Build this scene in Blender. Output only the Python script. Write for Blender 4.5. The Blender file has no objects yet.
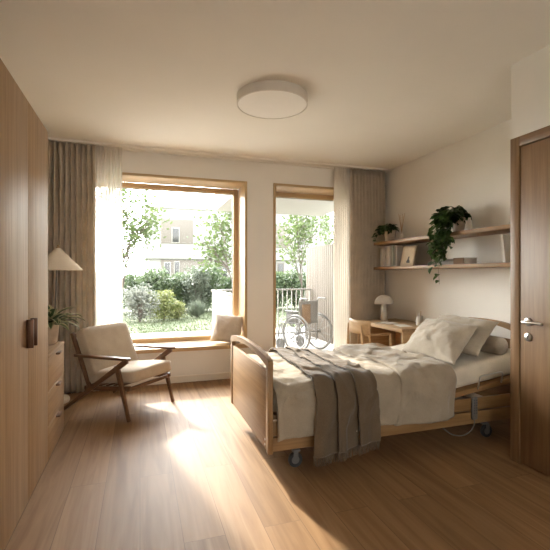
import bpy, bmesh, math, random
from mathutils import Vector, Matrix, Euler, noise
PI = math.pi
S = bpy.context.scene
COL = S.collection

# ------------------------------------------------------------------ camera, light, exposure
cam_d = bpy.data.cameras.new('camera'); cam = bpy.data.objects.new('camera', cam_d); COL.objects.link(cam)
cam.location = (0, 0, 1.22); cam.rotation_euler = (PI/2, 0, -math.radians(18.22))
cam_d.sensor_width = 36; cam_d.lens = 410/550*36; cam_d.clip_start = 0.02; cam_d.clip_end = 500
S.camera = cam

w = bpy.data.worlds.new('sky'); S.world = w; w.use_nodes = True
nt = w.node_tree; nt.nodes.clear()
out = nt.nodes.new('ShaderNodeOutputWorld'); bg = nt.nodes.new('ShaderNodeBackground')
tc = nt.nodes.new('ShaderNodeTexCoord'); sep = nt.nodes.new('ShaderNodeSeparateXYZ'); rp = nt.nodes.new('ShaderNodeValToRGB')
nt.links.new(tc.outputs['Generated'], sep.inputs[0]); nt.links.new(sep.outputs['Z'], rp.inputs[0])
rp.color_ramp.elements[0].position = 0.0; rp.color_ramp.elements[0].color = (1.0, 0.975, 0.92, 1)
rp.color_ramp.elements[1].position = 0.7; rp.color_ramp.elements[1].color = (0.86, 0.90, 0.97, 1)
nt.links.new(rp.outputs[0], bg.inputs[0])
nz = nt.nodes.new('ShaderNodeVectorMath'); nz.operation = 'NORMALIZE'; nt.links.new(tc.outputs['Generated'], nz.inputs[0])
dt = nt.nodes.new('ShaderNodeVectorMath'); dt.operation = 'DOT_PRODUCT'; nt.links.new(nz.outputs[0], dt.inputs[0])
dt.inputs[1].default_value = Vector((-0.30, 1.0, 0.55)).normalized()
mx0 = nt.nodes.new('ShaderNodeMath'); mx0.operation = 'MAXIMUM'; mx0.inputs[1].default_value = 0.0; nt.links.new(dt.outputs['Value'], mx0.inputs[0])
pw = nt.nodes.new('ShaderNodeMath'); pw.operation = 'POWER'; pw.inputs[1].default_value = 3.0; nt.links.new(mx0.outputs[0], pw.inputs[0])
ma = nt.nodes.new('ShaderNodeMath'); ma.operation = 'MULTIPLY_ADD'; ma.inputs[1].default_value = 9.0; ma.inputs[2].default_value = 2.4   # glow, base sky
nt.links.new(pw.outputs[0], ma.inputs[0]); nt.links.new(ma.outputs[0], bg.inputs[1])
nt.links.new(bg.outputs[0], out.inputs[0])

sd = bpy.data.lights.new('sun', 'SUN'); sun = bpy.data.objects.new('sun', sd); COL.objects.link(sun)
sd.energy = 2.9; sd.angle = math.radians(2.4); sd.color = (1.0, 0.915, 0.78)
sun.rotation_euler = Vector((0.22, -1.0, -0.625)).to_track_quat('-Z', 'Y').to_euler()
sun.location = (0, 12, 9)

S.view_settings.view_transform = 'Standard'; S.view_settings.look = 'None'
S.view_settings.gamma = 1; S.view_settings.use_curve_mapping = False
S.view_settings.exposure = 1.9

# ------------------------------------------------------------------ materials
def mat_base(name, rough=0.6, spec=0.4):
    m = bpy.data.materials.new(name); m.use_nodes = True
    nt = m.node_tree; b = nt.nodes['Principled BSDF']
    b.inputs['Roughness'].default_value = rough
    b.inputs['Specular IOR Level'].default_value = spec
    return m, nt, b

def plain(name, col, rough=0.6, spec=0.4, metal=0.0, var=0.06, scale=12, bump=0.0, bscale=80, sub=None):
    m, nt, b = mat_base(name, rough, spec)
    N = nt.nodes; L = nt.links
    tc = N.new('ShaderNodeTexCoord'); no = N.new('ShaderNodeTexNoise'); no.inputs['Scale'].default_value = scale
    no.inputs['Detail'].default_value = 4
    r = N.new('ShaderNodeValToRGB'); L.new(tc.outputs['Object'], no.inputs['Vector']); L.new(no.outputs[0], r.inputs[0])
    r.color_ramp.elements[0].position = 0.3; r.color_ramp.elements[1].position = 0.7
    r.color_ramp.elements[0].color = tuple(max(0, c*(1-var)) for c in col)+(1,)
    r.color_ramp.elements[1].color = tuple(min(1, c*(1+var)) for c in col)+(1,)
    L.new(r.outputs[0], b.inputs['Base Color']); b.inputs['Metallic'].default_value = metal
    if bump:
        n2 = N.new('ShaderNodeTexNoise'); n2.inputs['Scale'].default_value = bscale; n2.inputs['Detail'].default_value = 3
        L.new(tc.outputs['Object'], n2.inputs['Vector'])
        bp = N.new('ShaderNodeBump'); bp.inputs['Strength'].default_value = bump; bp.inputs['Distance'].default_value = 0.004
        L.new(n2.outputs[0], bp.inputs['Height']); L.new(bp.outputs[0], b.inputs['Normal'])
    if sub: b.inputs['Subsurface Weight'].default_value = sub
    return m

def wood(name, c1, c2, axis='Z', rough=0.45, scale=1.0, groove=None, spec=0.35):
    m, nt, b = mat_base(name, rough, spec); N = nt.nodes; L = nt.links
    tc = N.new('ShaderNodeTexCoord'); mp = N.new('ShaderNodeMapping')
    sc = {'X': (1.6, 42, 42), 'Y': (42, 1.6, 42), 'Z': (42, 42, 1.6)}[axis]
    mp.inputs['Scale'].default_value = tuple(s*scale for s in sc)
    L.new(tc.outputs['Object'], mp.inputs['Vector'])
    n1 = N.new('ShaderNodeTexNoise'); n1.inputs['Scale'].default_value = 1.0; n1.inputs['Detail'].default_value = 6
    n1.inputs['Distortion'].default_value = 0.6
    n2 = N.new('ShaderNodeTexNoise'); n2.inputs['Scale'].default_value = 5.0; n2.inputs['Detail'].default_value = 4
    L.new(mp.outputs[0], n1.inputs['Vector']); L.new(mp.outputs[0], n2.inputs['Vector'])
    mx = N.new('ShaderNodeMath'); mx.operation = 'MULTIPLY_ADD'; mx.inputs[1].default_value = 0.35
    L.new(n2.outputs[0], mx.inputs[0]); L.new(n1.outputs[0], mx.inputs[2])
    r = N.new('ShaderNodeValToRGB'); r.color_ramp.elements[0].position = 0.42; r.color_ramp.elements[1].position = 0.92
    r.color_ramp.elements[0].color = c2+(1,); r.color_ramp.elements[1].color = c1+(1,)
    L.new(mx.outputs[0], r.inputs[0]); L.new(r.outputs[0], b.inputs['Base Color'])
    bp = N.new('ShaderNodeBump'); bp.inputs['Strength'].default_value = 0.12; bp.inputs['Distance'].default_value = 0.002
    L.new(mx.outputs[0], bp.inputs['Height']); last = bp
    if groove:
        sp = N.new('ShaderNodeSeparateXYZ'); L.new(tc.outputs['Object'], sp.inputs[0])
        a = N.new('ShaderNodeMath'); a.operation = 'DIVIDE'; a.inputs[1].default_value = groove[1]
        L.new(sp.outputs[groove[0]], a.inputs[0])
        f = N.new('ShaderNodeMath'); f.operation = 'PINGPONG'; f.inputs[1].default_value = 0.5; L.new(a.outputs[0], f.inputs[0])
        g = N.new('ShaderNodeMapRange'); g.inputs[1].default_value = 0.0; g.inputs[2].default_value = groove[2]; g.clamp = True
        L.new(f.outputs[0], g.inputs[0])
        b2 = N.new('ShaderNodeBump'); b2.inputs['Strength'].default_value = 0.8; b2.inputs['Distance'].default_value = groove[3]
        L.new(g.outputs[0], b2.inputs['Height']); L.new(bp.outputs[0], b2.inputs['Normal']); last = b2
    L.new(last.outputs[0], b.inputs['Normal'])
    return m

def floor_mat():
    m, nt, b = mat_base('oak_planks', 0.55, 0.22); N = nt.nodes; L = nt.links
    tc = N.new('ShaderNodeTexCoord'); mp = N.new('ShaderNodeMapping'); mp.inputs['Rotation'].default_value = (0, 0, PI/2)
    L.new(tc.outputs['Object'], mp.inputs['Vector'])
    br = N.new('ShaderNodeTexBrick'); br.offset = 0.37; br.inputs['Scale'].default_value = 1.0
    br.inputs['Brick Width'].default_value = 1.9; br.inputs['Row Height'].default_value = 0.19
    br.inputs['Mortar Size'].default_value = 0.0018; br.inputs['Mortar Smooth'].default_value = 0.6; br.inputs['Bias'].default_value = 0.0
    br.inputs['Color1'].default_value = (0.0, 0.0, 0.0, 1); br.inputs['Color2'].default_value = (1, 1, 1, 1); br.inputs['Mortar'].default_value = (0.5, 0.5, 0.5, 1)
    L.new(mp.outputs[0], br.inputs['Vector'])
    m2 = N.new('ShaderNodeMapping'); m2.inputs['Scale'].default_value = (17, 1.1, 14); L.new(tc.outputs['Object'], m2.inputs['Vector'])
    ad = N.new('ShaderNodeVectorMath'); ad.operation = 'MULTIPLY_ADD'; ad.inputs[1].default_value = (7, 9, 3)
    L.new(br.outputs['Color'], ad.inputs[0]); L.new(m2.outputs[0], ad.inputs[2])
    n1 = N.new('ShaderNodeTexNoise'); n1.inputs['Scale'].default_value = 1.0; n1.inputs['Detail'].default_value = 7; n1.inputs['Distortion'].default_value = 1.2
    L.new(ad.outputs[0], n1.inputs['Vector'])
    r = N.new('ShaderNodeValToRGB'); e = r.color_ramp.elements
    e[0].position = 0.3; e[0].color = (0.198, 0.105, 0.046, 1); e[1].position = 0.7; e[1].color = (0.31, 0.182, 0.089, 1)
    L.new(n1.outputs[0], r.inputs[0])
    hsv = N.new('ShaderNodeHueSaturation'); L.new(r.outputs[0], hsv.inputs['Color'])
    mr = N.new('ShaderNodeMapRange'); mr.inputs[3].default_value = 0.88; mr.inputs[4].default_value = 1.10
    L.new(br.outputs['Color'], mr.inputs[0]); L.new(mr.outputs[0], hsv.inputs['Value'])
    mix = N.new('ShaderNodeMixRGB'); mix.inputs[2].default_value = (0.13, 0.07, 0.03, 1)
    L.new(br.outputs['Fac'], mix.inputs[0]); L.new(hsv.outputs[0], mix.inputs[1]); L.new(mix.outputs[0], b.inputs['Base Color'])
    bp = N.new('ShaderNodeBump'); bp.inputs['Strength'].default_value = 0.25; bp.inputs['Distance'].default_value = 0.002; bp.invert = True
    L.new(br.outputs['Fac'], bp.inputs['Height']); L.new(bp.outputs[0], b.inputs['Normal'])
    return m

def fabric(name, col, *a, crumple=0.0, **k):
    m = fabric0(name, col, *a, **k)
    if crumple:
        nt = m.node_tree; N = nt.nodes; L = nt.links; b = N['Principled BSDF']; tc = N.new('ShaderNodeTexCoord')
        n = N.new('ShaderNodeTexNoise'); n.inputs['Scale'].default_value = 7; n.inputs['Detail'].default_value = 6; n.inputs['Distortion'].default_value = 0.3
        L.new(tc.outputs['Object'], n.inputs['Vector']); bp = N.new('ShaderNodeBump'); bp.inputs['Strength'].default_value = 1.0; bp.inputs['Distance'].default_value = crumple
        old = b.inputs['Normal'].links[0].from_node; L.new(n.outputs[0], bp.inputs['Height']); L.new(old.outputs[0], bp.inputs['Normal']); L.new(bp.outputs[0], b.inputs['Normal'])
    return m

def fabric0(name, col, rough=0.9, scale=260, bump=0.35, var=0.12, sheen=0.2, trans=0.0):
    m, nt, b = mat_base(name, rough, 0.15); N = nt.nodes; L = nt.links
    tc = N.new('ShaderNodeTexCoord'); n1 = N.new('ShaderNodeTexNoise'); n1.inputs['Scale'].default_value = scale; n1.inputs['Detail'].default_value = 2
    n2 = N.new('ShaderNodeTexNoise'); n2.inputs['Scale'].default_value = 9; n2.inputs['Detail'].default_value = 5
    L.new(tc.outputs['Object'], n1.inputs['Vector']); L.new(tc.outputs['Object'], n2.inputs['Vector'])
    a = N.new('ShaderNodeMath'); a.operation = 'ADD'; L.new(n1.outputs[0], a.inputs[0]); L.new(n2.outputs[0], a.inputs[1])
    r = N.new('ShaderNodeValToRGB'); r.color_ramp.elements[0].position = 0.7; r.color_ramp.elements[1].position = 1.3
    r.color_ramp.elements[0].position = 0.35
    hf = N.new('ShaderNodeMath'); hf.operation = 'MULTIPLY'; hf.inputs[1].default_value = 0.5; L.new(a.outputs[0], hf.inputs[0])
    r.color_ramp.elements[1].position = 0.65
    r.color_ramp.elements[0].color = tuple(c*(1-var) for c in col)+(1,); r.color_ramp.elements[1].color = tuple(min(1, c*(1+var)) for c in col)+(1,)
    L.new(hf.outputs[0], r.inputs[0]); L.new(r.outputs[0], b.inputs['Base Color'])
    b.inputs['Sheen Weight'].default_value = sheen
    bp = N.new('ShaderNodeBump'); bp.inputs['Strength'].default_value = bump; bp.inputs['Distance'].default_value = 0.002
    L.new(n1.outputs[0], bp.inputs['Height']); L.new(bp.outputs[0], b.inputs['Normal'])
    if trans:
        tl = N.new('ShaderNodeBsdfTranslucent'); L.new(r.outputs[0], tl.inputs[0]); ms = N.new('ShaderNodeMixShader'); ms.inputs[0].default_value = trans
        L.new(b.outputs[0], ms.inputs[1]); L.new(tl.outputs[0], ms.inputs[2]); L.new(ms.outputs[0], N['Material Output'].inputs[0])
    return m

def sheer_mat():
    m = bpy.data.materials.new('sheer_voile'); m.use_nodes = True; nt = m.node_tree; nt.nodes.clear(); N = nt.nodes; L = nt.links
    o = N.new('ShaderNodeOutputMaterial'); t = N.new('ShaderNodeBsdfTransparent'); d = N.new('ShaderNodeBsdfDiffuse'); tr = N.new('ShaderNodeBsdfTranslucent')
    d.inputs[0].default_value = (0.80, 0.75, 0.68, 1); tr.inputs[0].default_value = (0.78, 0.74, 0.68, 1)
    tc = N.new('ShaderNodeTexCoord'); n = N.new('ShaderNodeTexNoise'); n.inputs['Scale'].default_value = 300; L.new(tc.outputs['Object'], n.inputs['Vector'])
    mr = N.new('ShaderNodeMapRange'); mr.inputs[3].default_value = 0.86; mr.inputs[4].default_value = 0.97; L.new(n.outputs[0], mr.inputs[0])
    m1 = N.new('ShaderNodeMixShader'); m1.inputs[0].default_value = 0.6; L.new(d.outputs[0], m1.inputs[1]); L.new(tr.outputs[0], m1.inputs[2])
    m2 = N.new('ShaderNodeMixShader'); L.new(mr.outputs[0], m2.inputs[0]); L.new(t.outputs[0], m2.inputs[1]); L.new(m1.outputs[0], m2.inputs[2])
    L.new(m2.outputs[0], o.inputs[0]); return m

def glass_mat():
    m = bpy.data.materials.new('window_glass'); m.use_nodes = True; nt = m.node_tree; nt.nodes.clear(); N = nt.nodes; L = nt.links
    o = N.new('ShaderNodeOutputMaterial'); t = N.new('ShaderNodeBsdfTransparent'); g = N.new('ShaderNodeBsdfGlossy')
    g.inputs['Roughness'].default_value = 0.02; t.inputs[0].default_value = (0.97, 0.98, 0.97, 1)
    f = N.new('ShaderNodeFresnel'); f.inputs[0].default_value = 1.14
    m2 = N.new('ShaderNodeMixShader'); L.new(f.outputs[0], m2.inputs[0]); L.new(t.outputs[0], m2.inputs[1]); L.new(g.outputs[0], m2.inputs[2])
    L.new(m2.outputs[0], o.inputs[0]); return m

def leafmat(name, c1, c2, trans=0.35, rough=0.5):
    m = bpy.data.materials.new(name); m.use_nodes = True; nt = m.node_tree; N = nt.nodes; L = nt.links
    b = N['Principled BSDF']; b.inputs['Roughness'].default_value = rough; o = N['Material Output']
    tc = N.new('ShaderNodeTexCoord'); n = N.new('ShaderNodeTexNoise'); n.inputs['Scale'].default_value = 7; n.inputs['Detail'].default_value = 4
    L.new(tc.outputs['Object'], n.inputs['Vector'])
    r = N.new('ShaderNodeValToRGB'); r.color_ramp.elements[0].position = 0.35; r.color_ramp.elements[1].position = 0.65
    r.color_ramp.elements[0].color = c1+(1,); r.color_ramp.elements[1].color = c2+(1,); L.new(n.outputs[0], r.inputs[0])
    L.new(r.outputs[0], b.inputs['Base Color'])
    t = N.new('ShaderNodeBsdfTranslucent'); L.new(r.outputs[0], t.inputs[0])
    mx = N.new('ShaderNodeMixShader'); mx.inputs[0].default_value = trans
    L.new(b.outputs[0], mx.inputs[1]); L.new(t.outputs[0], mx.inputs[2]); L.new(mx.outputs[0], o.inputs[0]); return m

M = {}
M['wall'] = plain('warm_plaster', (0.80, 0.755, 0.69), 0.9, 0.15, var=0.02, scale=3, bump=0.08, bscale=60)
M['ceil'] = plain('ceiling_plaster', (0.83, 0.785, 0.71), 0.92, 0.1, var=0.015, scale=2)
M['floor'] = floor_mat()
OAK1, OAK2 = (0.32, 0.185, 0.08), (0.215, 0.115, 0.045)
M['oakZ'] = wood('oak_upright', OAK1, OAK2, 'Z'); M['oakX'] = wood('oak_along_x', OAK1, OAK2, 'X'); M['oakY'] = wood('oak_along_y', OAK1, OAK2, 'Y')
W1, W2 = (0.41, 0.265, 0.142), (0.265, 0.16, 0.08)
M['winZ'] = wood('window_oak', (0.55, 0.38, 0.20), (0.42, 0.275, 0.135), 'Z'); M['winX'] = wood('window_oak_level', (0.55, 0.38, 0.20), (0.42, 0.275, 0.135), 'X')
M['wardZ'] = wood('wardrobe_oak', W1, W2, 'Z', 0.5, groove=('Y', 0.099, 0.02, 0.002))
M['wardY'] = wood('dresser_oak', W1, W2, 'Y', 0.5)
D1, D2 = (0.26, 0.15, 0.072), (0.17, 0.09, 0.040)
M['doorZ'] = wood('door_oak', D1, D2, 'Z', 0.42)
M['walnut'] = wood('walnut', (0.165, 0.082, 0.040), (0.10, 0.047, 0.022), 'X', 0.35)
M['desk'] = wood('desk_oak', (0.55, 0.38, 0.215), (0.42, 0.275, 0.145), 'Y', 0.45)
M['drape'] = fabric('taupe_drape', (0.66, 0.565, 0.45), scale=200, trans=0.3)
M['sheer'] = sheer_mat(); M['glass'] = glass_mat()
M['linen'] = fabric('oat_linen', (0.35, 0.285, 0.21), crumple=.022); M['sheet'] = fabric('cream_sheet', (0.62, 0.54, 0.43), scale=320, bump=0.15)
M['pillow'] = fabric('pillow_linen', (0.41, 0.35, 0.275), bump=0.25, crumple=.018); M['throw'] = fabric('taupe_wool', (0.135, 0.095, 0.060), scale=150, bump=0.6, crumple=.010)
M['cushion'] = fabric('greige_boucle', (0.42, 0.335, 0.245), scale=180, bump=0.5); M['seatpad'] = fabric('grey_linen_cushion', (0.50, 0.43, 0.36), crumple=.012)
M['white'] = plain('white_paint', (0.78, 0.74, 0.68), 0.55, var=0.02); M['lampw'] = plain('lamp_white', (0.66, 0.60, 0.52), 0.6, var=0.02)
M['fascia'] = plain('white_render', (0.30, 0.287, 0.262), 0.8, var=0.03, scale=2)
M['chrome'] = plain('brushed_steel', (0.62, 0.60, 0.57), 0.28, metal=1.0, var=0.02); M['bronze'] = plain('dark_bronze', (0.10, 0.045, 0.022), 0.4, metal=0.5, var=0.1)
M['rubber'] = plain('black_rubber', (0.03, 0.03, 0.032), 0.6, var=0.1); M['greyplastic'] = plain('grey_plastic', (0.16, 0.148, 0.136), 0.5, var=0.03)
M['darkgrey'] = plain('dark_grey_plastic', (0.08, 0.08, 0.08), 0.5); M['ceramic'] = plain('beige_ceramic', (0.50, 0.39, 0.29), 0.7, var=0.08, scale=20, bump=0.2)
M['ceramicw'] = plain('white_ceramic', (0.74, 0.70, 0.64), 0.4, var=0.02); M['stone'] = plain('pale_stone', (0.62, 0.58, 0.52), 0.5, var=0.12, scale=10)
M['paper'] = plain('paper', (0.78, 0.74, 0.68), 0.8, var=0.02); M['soil'] = plain('soil', (0.05, 0.032, 0.02), 0.95, var=0.3, scale=60)
M['leaf_dark'] = leafmat('pothos_leaf', (0.024, 0.058, 0.014), (0.075, 0.14, 0.035), 0.15, 0.3); M['leaf_var'] = leafmat('cream_leaf_edge', (0.42, 0.40, 0.22), (0.55, 0.52, 0.33), 0.2)
M['leaf_mid'] = leafmat('strap_leaf', (0.045, 0.085, 0.03), (0.09, 0.14, 0.05), 0.2)
M['stem'] = plain('plant_stem', (0.12, 0.14, 0.05), 0.6)
M['tree_leaf'] = leafmat('tree_leaf', (0.05, 0.078, 0.022), (0.11, 0.145, 0.05), 0.4); M['bark'] = plain('bark', (0.10, 0.08, 0.065), 0.9, var=0.3, scale=20)
M['hedge_leaf'] = leafmat('hedge_leaf', (0.05, 0.078, 0.035), (0.115, 0.15, 0.07), 0.35); M['white_leaf'] = leafmat('silver_leaf', (0.12, 0.13, 0.10), (0.25, 0.25, 0.21), 0.3)
M['lime_leaf'] = leafmat('lime_leaf', (0.11, 0.13, 0.035), (0.21, 0.22, 0.085), 0.35); M['grey_leaf'] = leafmat('grey_leaf', (0.07, 0.085, 0.06), (0.15, 0.17, 0.12), 0.3)
M['grass'] = leafmat('grass', (0.055, 0.072, 0.026), (0.08, 0.098, 0.04), 0.25); M['lawn'] = plain('lawn_soil', (0.072, 0.084, 0.038), 0.95, var=0.25, scale=4)
M['paving'] = plain('pale_paving', (0.36, 0.34, 0.305), 0.85, var=0.06, scale=5)
M['slat'] = wood('pale_slat', (0.135, 0.11, 0.087), (0.105, 0.084, 0.064), 'Z', 0.7)
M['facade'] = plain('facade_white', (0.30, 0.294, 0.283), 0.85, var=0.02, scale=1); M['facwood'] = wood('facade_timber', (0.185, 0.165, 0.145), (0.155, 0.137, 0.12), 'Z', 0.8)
M['darkglass'] = plain('far_window_glass', (0.05, 0.05, 0.05), 0.15, 0.6)
M['greyfab'] = plain('grey_nylon', (0.17, 0.16, 0.15), 0.7, var=0.05); M['tanfab'] = plain('tan_vinyl', (0.20, 0.13, 0.08), 0.6)
M['palemetal'] = plain('pale_metal', (0.22, 0.21, 0.20), 0.4, metal=0.3, var=0.02)
M['graphite'] = plain('pencil_wood', (0.55, 0.38, 0.2), 0.6)
M['bk_white'] = plain('white_book_cloth', (0.66, 0.62, 0.56), 0.75, var=0.03); M['bk_grey'] = plain('grey_book_cloth', (0.36, 0.33, 0.29), 0.75, var=0.04)
M['bk_tan'] = plain('tan_book_cloth', (0.47, 0.37, 0.25), 0.75, var=0.04); M['bk_brown'] = plain('brown_book_cloth', (0.20, 0.125, 0.075), 0.75, var=0.05)
M['bk_sage'] = plain('sage_book_cloth', (0.38, 0.39, 0.33), 0.75, var=0.04)
M['shade'] = plain('paper_shade', (0.80, 0.72, 0.61), 0.8, var=0.02)

# ------------------------------------------------------------------ mesh helpers
def merge(bm, b2, mtx=None):
    if mtx is not None: bmesh.ops.transform(b2, matrix=mtx, verts=b2.verts)
    me = bpy.data.meshes.new('tmp'); b2.to_mesh(me); b2.free(); bm.from_mesh(me); bpy.data.meshes.remove(me)
def NB(): return bmesh.new()
def box(bm, x0, x1, y0, y1, z0, z1, b=0.0, mtx=None, seg=2):
    b2 = bmesh.new(); bmesh.ops.create_cube(b2, size=1)
    for v in b2.verts: v.co = Vector(((x0+x1)/2+v.co.x*(x1-x0), (y0+y1)/2+v.co.y*(y1-y0), (z0+z1)/2+v.co.z*(z1-z0)))
    if b > 0: bmesh.ops.bevel(b2, geom=b2.edges[:], offset=min(b, 0.45*min(x1-x0, y1-y0, z1-z0)), segments=seg, affect='EDGES', profile=0.5)
    merge(bm, b2, mtx); return bm
def B(*a, **k): return box(NB(), *a, **k)
def frame_at(d):
    d = d.normalized(); up = Vector((0, 0, 1)) if abs(d.z) < 0.95 else Vector((1, 0, 0))
    u = d.cross(up).normalized(); return u, d.cross(u).normalized()
def tube(bm, pts, r, n=10, closed=False, flat=None):
    pts = [Vector(p) for p in pts]; m = len(pts); rr = r if isinstance(r, (list, tuple)) else [r]*m
    rings = []; u = None
    for i, p in enumerate(pts):
        if closed: d = pts[(i+1) % m]-pts[i-1]
        else: d = pts[min(i+1, m-1)]-pts[max(i-1, 0)]
        d.normalize()
        if u is None: u, v = frame_at(d)
        else:
            u = (u-d*u.dot(d)).normalized(); v = d.cross(u)
        a = flat if flat else 1.0
        rings.append([bm.verts.new(p+u*math.cos(2*PI*k/n)*rr[i]+v*math.sin(2*PI*k/n)*rr[i]*a) for k in range(n)])
    for i in range(m if closed else m-1):
        A, Bq = rings[i], rings[(i+1) % m]
        for k in range(n): bm.faces.new((A[k], A[(k+1) % n], Bq[(k+1) % n], Bq[k]))
    if not closed:
        bm.faces.new(rings[0][::-1]); bm.faces.new(rings[-1])
    return bm
def bar(bm, p, q, wd, th, side, taper=1.0, b=0.004):
    """rectangular bar from p to q; wd measured across in the plane normal to side, th along side"""
    p, q, side = Vector(p), Vector(q), Vector(side).normalized(); d = (q-p).normalized(); ac = d.cross(side).normalized(); sd = ac.cross(d).normalized()
    b2 = bmesh.new(); vs = []
    for pt, k in ((p, 1.0), (q, taper)):
        for a, c in ((-1, -1), (1, -1), (1, 1), (-1, 1)): vs.append(b2.verts.new(pt+ac*a*wd/2*k+sd*c*th/2))
    for f in ((3, 2, 1, 0), (4, 5, 6, 7), (0, 1, 5, 4), (1, 2, 6, 5), (2, 3, 7, 6), (3, 0, 4, 7)): b2.faces.new([vs[i] for i in f])
    bmesh.ops.recalc_face_normals(b2, faces=b2.faces[:])
    bmesh.ops.bevel(b2, geom=b2.edges[:], offset=b, segments=2, affect='EDGES', profile=0.5)
    merge(bm, b2); return bm
def lathe(bm, prof, n=32, c=(0, 0, 0), mtx=None):
    b2 = bmesh.new(); rings = []
    for r, z in prof:
        if r < 1e-5: rings.append([b2.verts.new((c[0], c[1], c[2]+z))])
        else: rings.append([b2.verts.new((c[0]+r*math.cos(2*PI*k/n), c[1]+r*math.sin(2*PI*k/n), c[2]+z)) for k in range(n)])
    for A, Bq in zip(rings, rings[1:]):
        for k in range(n):
            a0, a1, b0, b1 = A[k % len(A)], A[(k+1) % len(A)], Bq[k % len(Bq)], Bq[(k+1) % len(Bq)]
            f = []
            for v in (a0, a1, b1, b0):
                if v not in f: f.append(v)
            if len(f) > 2: b2.faces.new(f)
    bmesh.ops.recalc_face_normals(b2, faces=b2.faces[:]); merge(bm, b2, mtx); return bm
def prism(bm, poly, t0, t1, plane='YZ', b=0.0):
    """poly 2D extruded along the remaining axis"""
    b2 = bmesh.new(); mk = {'YZ': lambda a, c, t: (t, a, c), 'XZ': lambda a, c, t: (a, t, c), 'XY': lambda a, c, t: (a, c, t)}[plane]
    A = [b2.verts.new(mk(a, c, t0)) for a, c in poly]; C = [b2.verts.new(mk(a, c, t1)) for a, c in poly]; n = len(poly)
    b2.faces.new(A); b2.faces.new(C[::-1])
    for i in range(n): b2.faces.new((A[i], C[i], C[(i+1) % n], A[(i+1) % n]))
    bmesh.ops.recalc_face_normals(b2, faces=b2.faces[:])
    if b: bmesh.ops.bevel(b2, geom=[e for e in b2.edges if len(e.link_faces) == 2 and e.calc_face_angle(0) > 0.5], offset=b, segments=2, affect='EDGES', profile=0.5)
    merge(bm, b2); return bm
def grid(bm, fn, nu, nv, closed_v=False):
    V = [[bm.verts.new(fn(i/nu, j/nv)) for j in range(nv+(0 if closed_v else 1))] for i in range(nu+1)]
    for i in range(nu):
        for j in range(nv):
            j2 = (j+1) % nv if closed_v else j+1
            bm.faces.new((V[i][j], V[i+1][j], V[i+1][j2], V[i][j2]))
    return V
def woff(p):
    o = Vector((0, 0, 0))
    while p is not None: o += p.location; p = p.parent
    return o
def obj(name, bm, mat, parent=None, world=False, smooth=0.6, mats=None):
    me = bpy.data.meshes.new(name); bm.normal_update(); bm.to_mesh(me); bm.free()
    if world and parent is not None: me.transform(Matrix.Translation(-woff(parent)))
    for m in (mats or [mat]): me.materials.append(m)
    if smooth:
        for p in me.polygons: p.use_smooth = True
        me.set_sharp_from_angle(angle=smooth)
    o = bpy.data.objects.new(name, me); COL.objects.link(o)
    if parent is not None: o.parent = parent
    return o
def tag(o, label=None, cat=None, group=None, kind=None):
    if label: o['label'] = label
    if cat: o['category'] = cat
    if group: o['group'] = group
    if kind: o['kind'] = kind
    return o
def thing(name, label, cat, loc=(0, 0, 0), rz=0, group=None):
    o = bpy.data.objects.new(name, None); o.empty_display_size = 0.1; COL.objects.link(o); o.location = loc; o.rotation_euler = (0, 0, rz)
    return tag(o, label, cat, group)
def copy_tree(o, parent=None):
    c = o.copy(); COL.objects.link(c)
    if parent is not None: c.parent = parent
    for ch in list(o.children): copy_tree(ch, c)
    return c
def struct(name, bm, m, smooth=None):
    return tag(obj(name, bm, m, smooth=smooth), kind='structure')
def sgroup(name, loc=(0, 0, 0)):
    o = bpy.data.objects.new(name, None); COL.objects.link(o); o.location = loc; o['kind'] = 'structure'; return o
def solid(o, t, off=-1.0):
    m = o.modifiers.new('thickness', 'SOLIDIFY'); m.thickness = t; m.offset = off; return o
def fbm(v, o=4): return noise.fractal(Vector(v), 1.0, 2.0, o)

# ------------------------------------------------------------------ room shell
XL, XR, XD, YB, YN, YR, H = -1.17, 3.12, 2.33, 4.76, 2.085, -2.6, 2.6
bm = B(XL-.1, XR+.1, YR-.1, 5.22, -.12, 0); struct('floor', bm, M['floor'])
bm = B(XL-.12, XR+.12, YR-.12, 5.22, H, H+.2); struct('ceiling', bm, M['ceil'])
bm = B(XL-.12, XL, YR-.12, 5.22, -.1, H+.1); struct('wall_left', bm, M['wall'])
bm = B(XR, XR+.12, YN-.12, 5.22, -.1, H+.1); struct('wall_right', bm, M['wall'])
# window wall with two openings
WX0, WX1, WZ0, WZ1 = -0.62, 1.214, 0.36, 2.336
DX0, DX1, DZ1 = 1.544, 2.66, 2.34
bm = NB()
for a in ((XL-.1, WX0, 0, H), (WX0, WX1, 0, WZ0), (WX0, WX1, WZ1, H), (WX1, DX0, 0, H), (DX0, DX1, DZ1, H), (DX1, XR+.1, 0, H)):
    box(bm, a[0], a[1], YB, 5.22, a[2], a[3])
struct('wall_back', bm, M['wall'])
# niche return and the wall that holds the entrance door
DY0, DY1 = 1.06, 2.08
bm = NB(); box(bm, XD+.09, XR+.1, YN-.12, YN, 0, H); box(bm, XD, XD+.12, YN-.12, YN, 2.10, H); struct('wall_niche', bm, M['wall'])
bm = NB(); box(bm, XD, XD+.12, YR-.1, DY0+.0, 0, H); box(bm, XD, XD+.12, DY0, YN-.12, 2.10, H); box(bm, XD+.085, XD+.15, DY0-.02, YN-.12, 0, 2.12)  # last box: unseen block added behind the leaf to stop light leaking in
struct('wall_door_side', bm, M['wall'])
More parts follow.
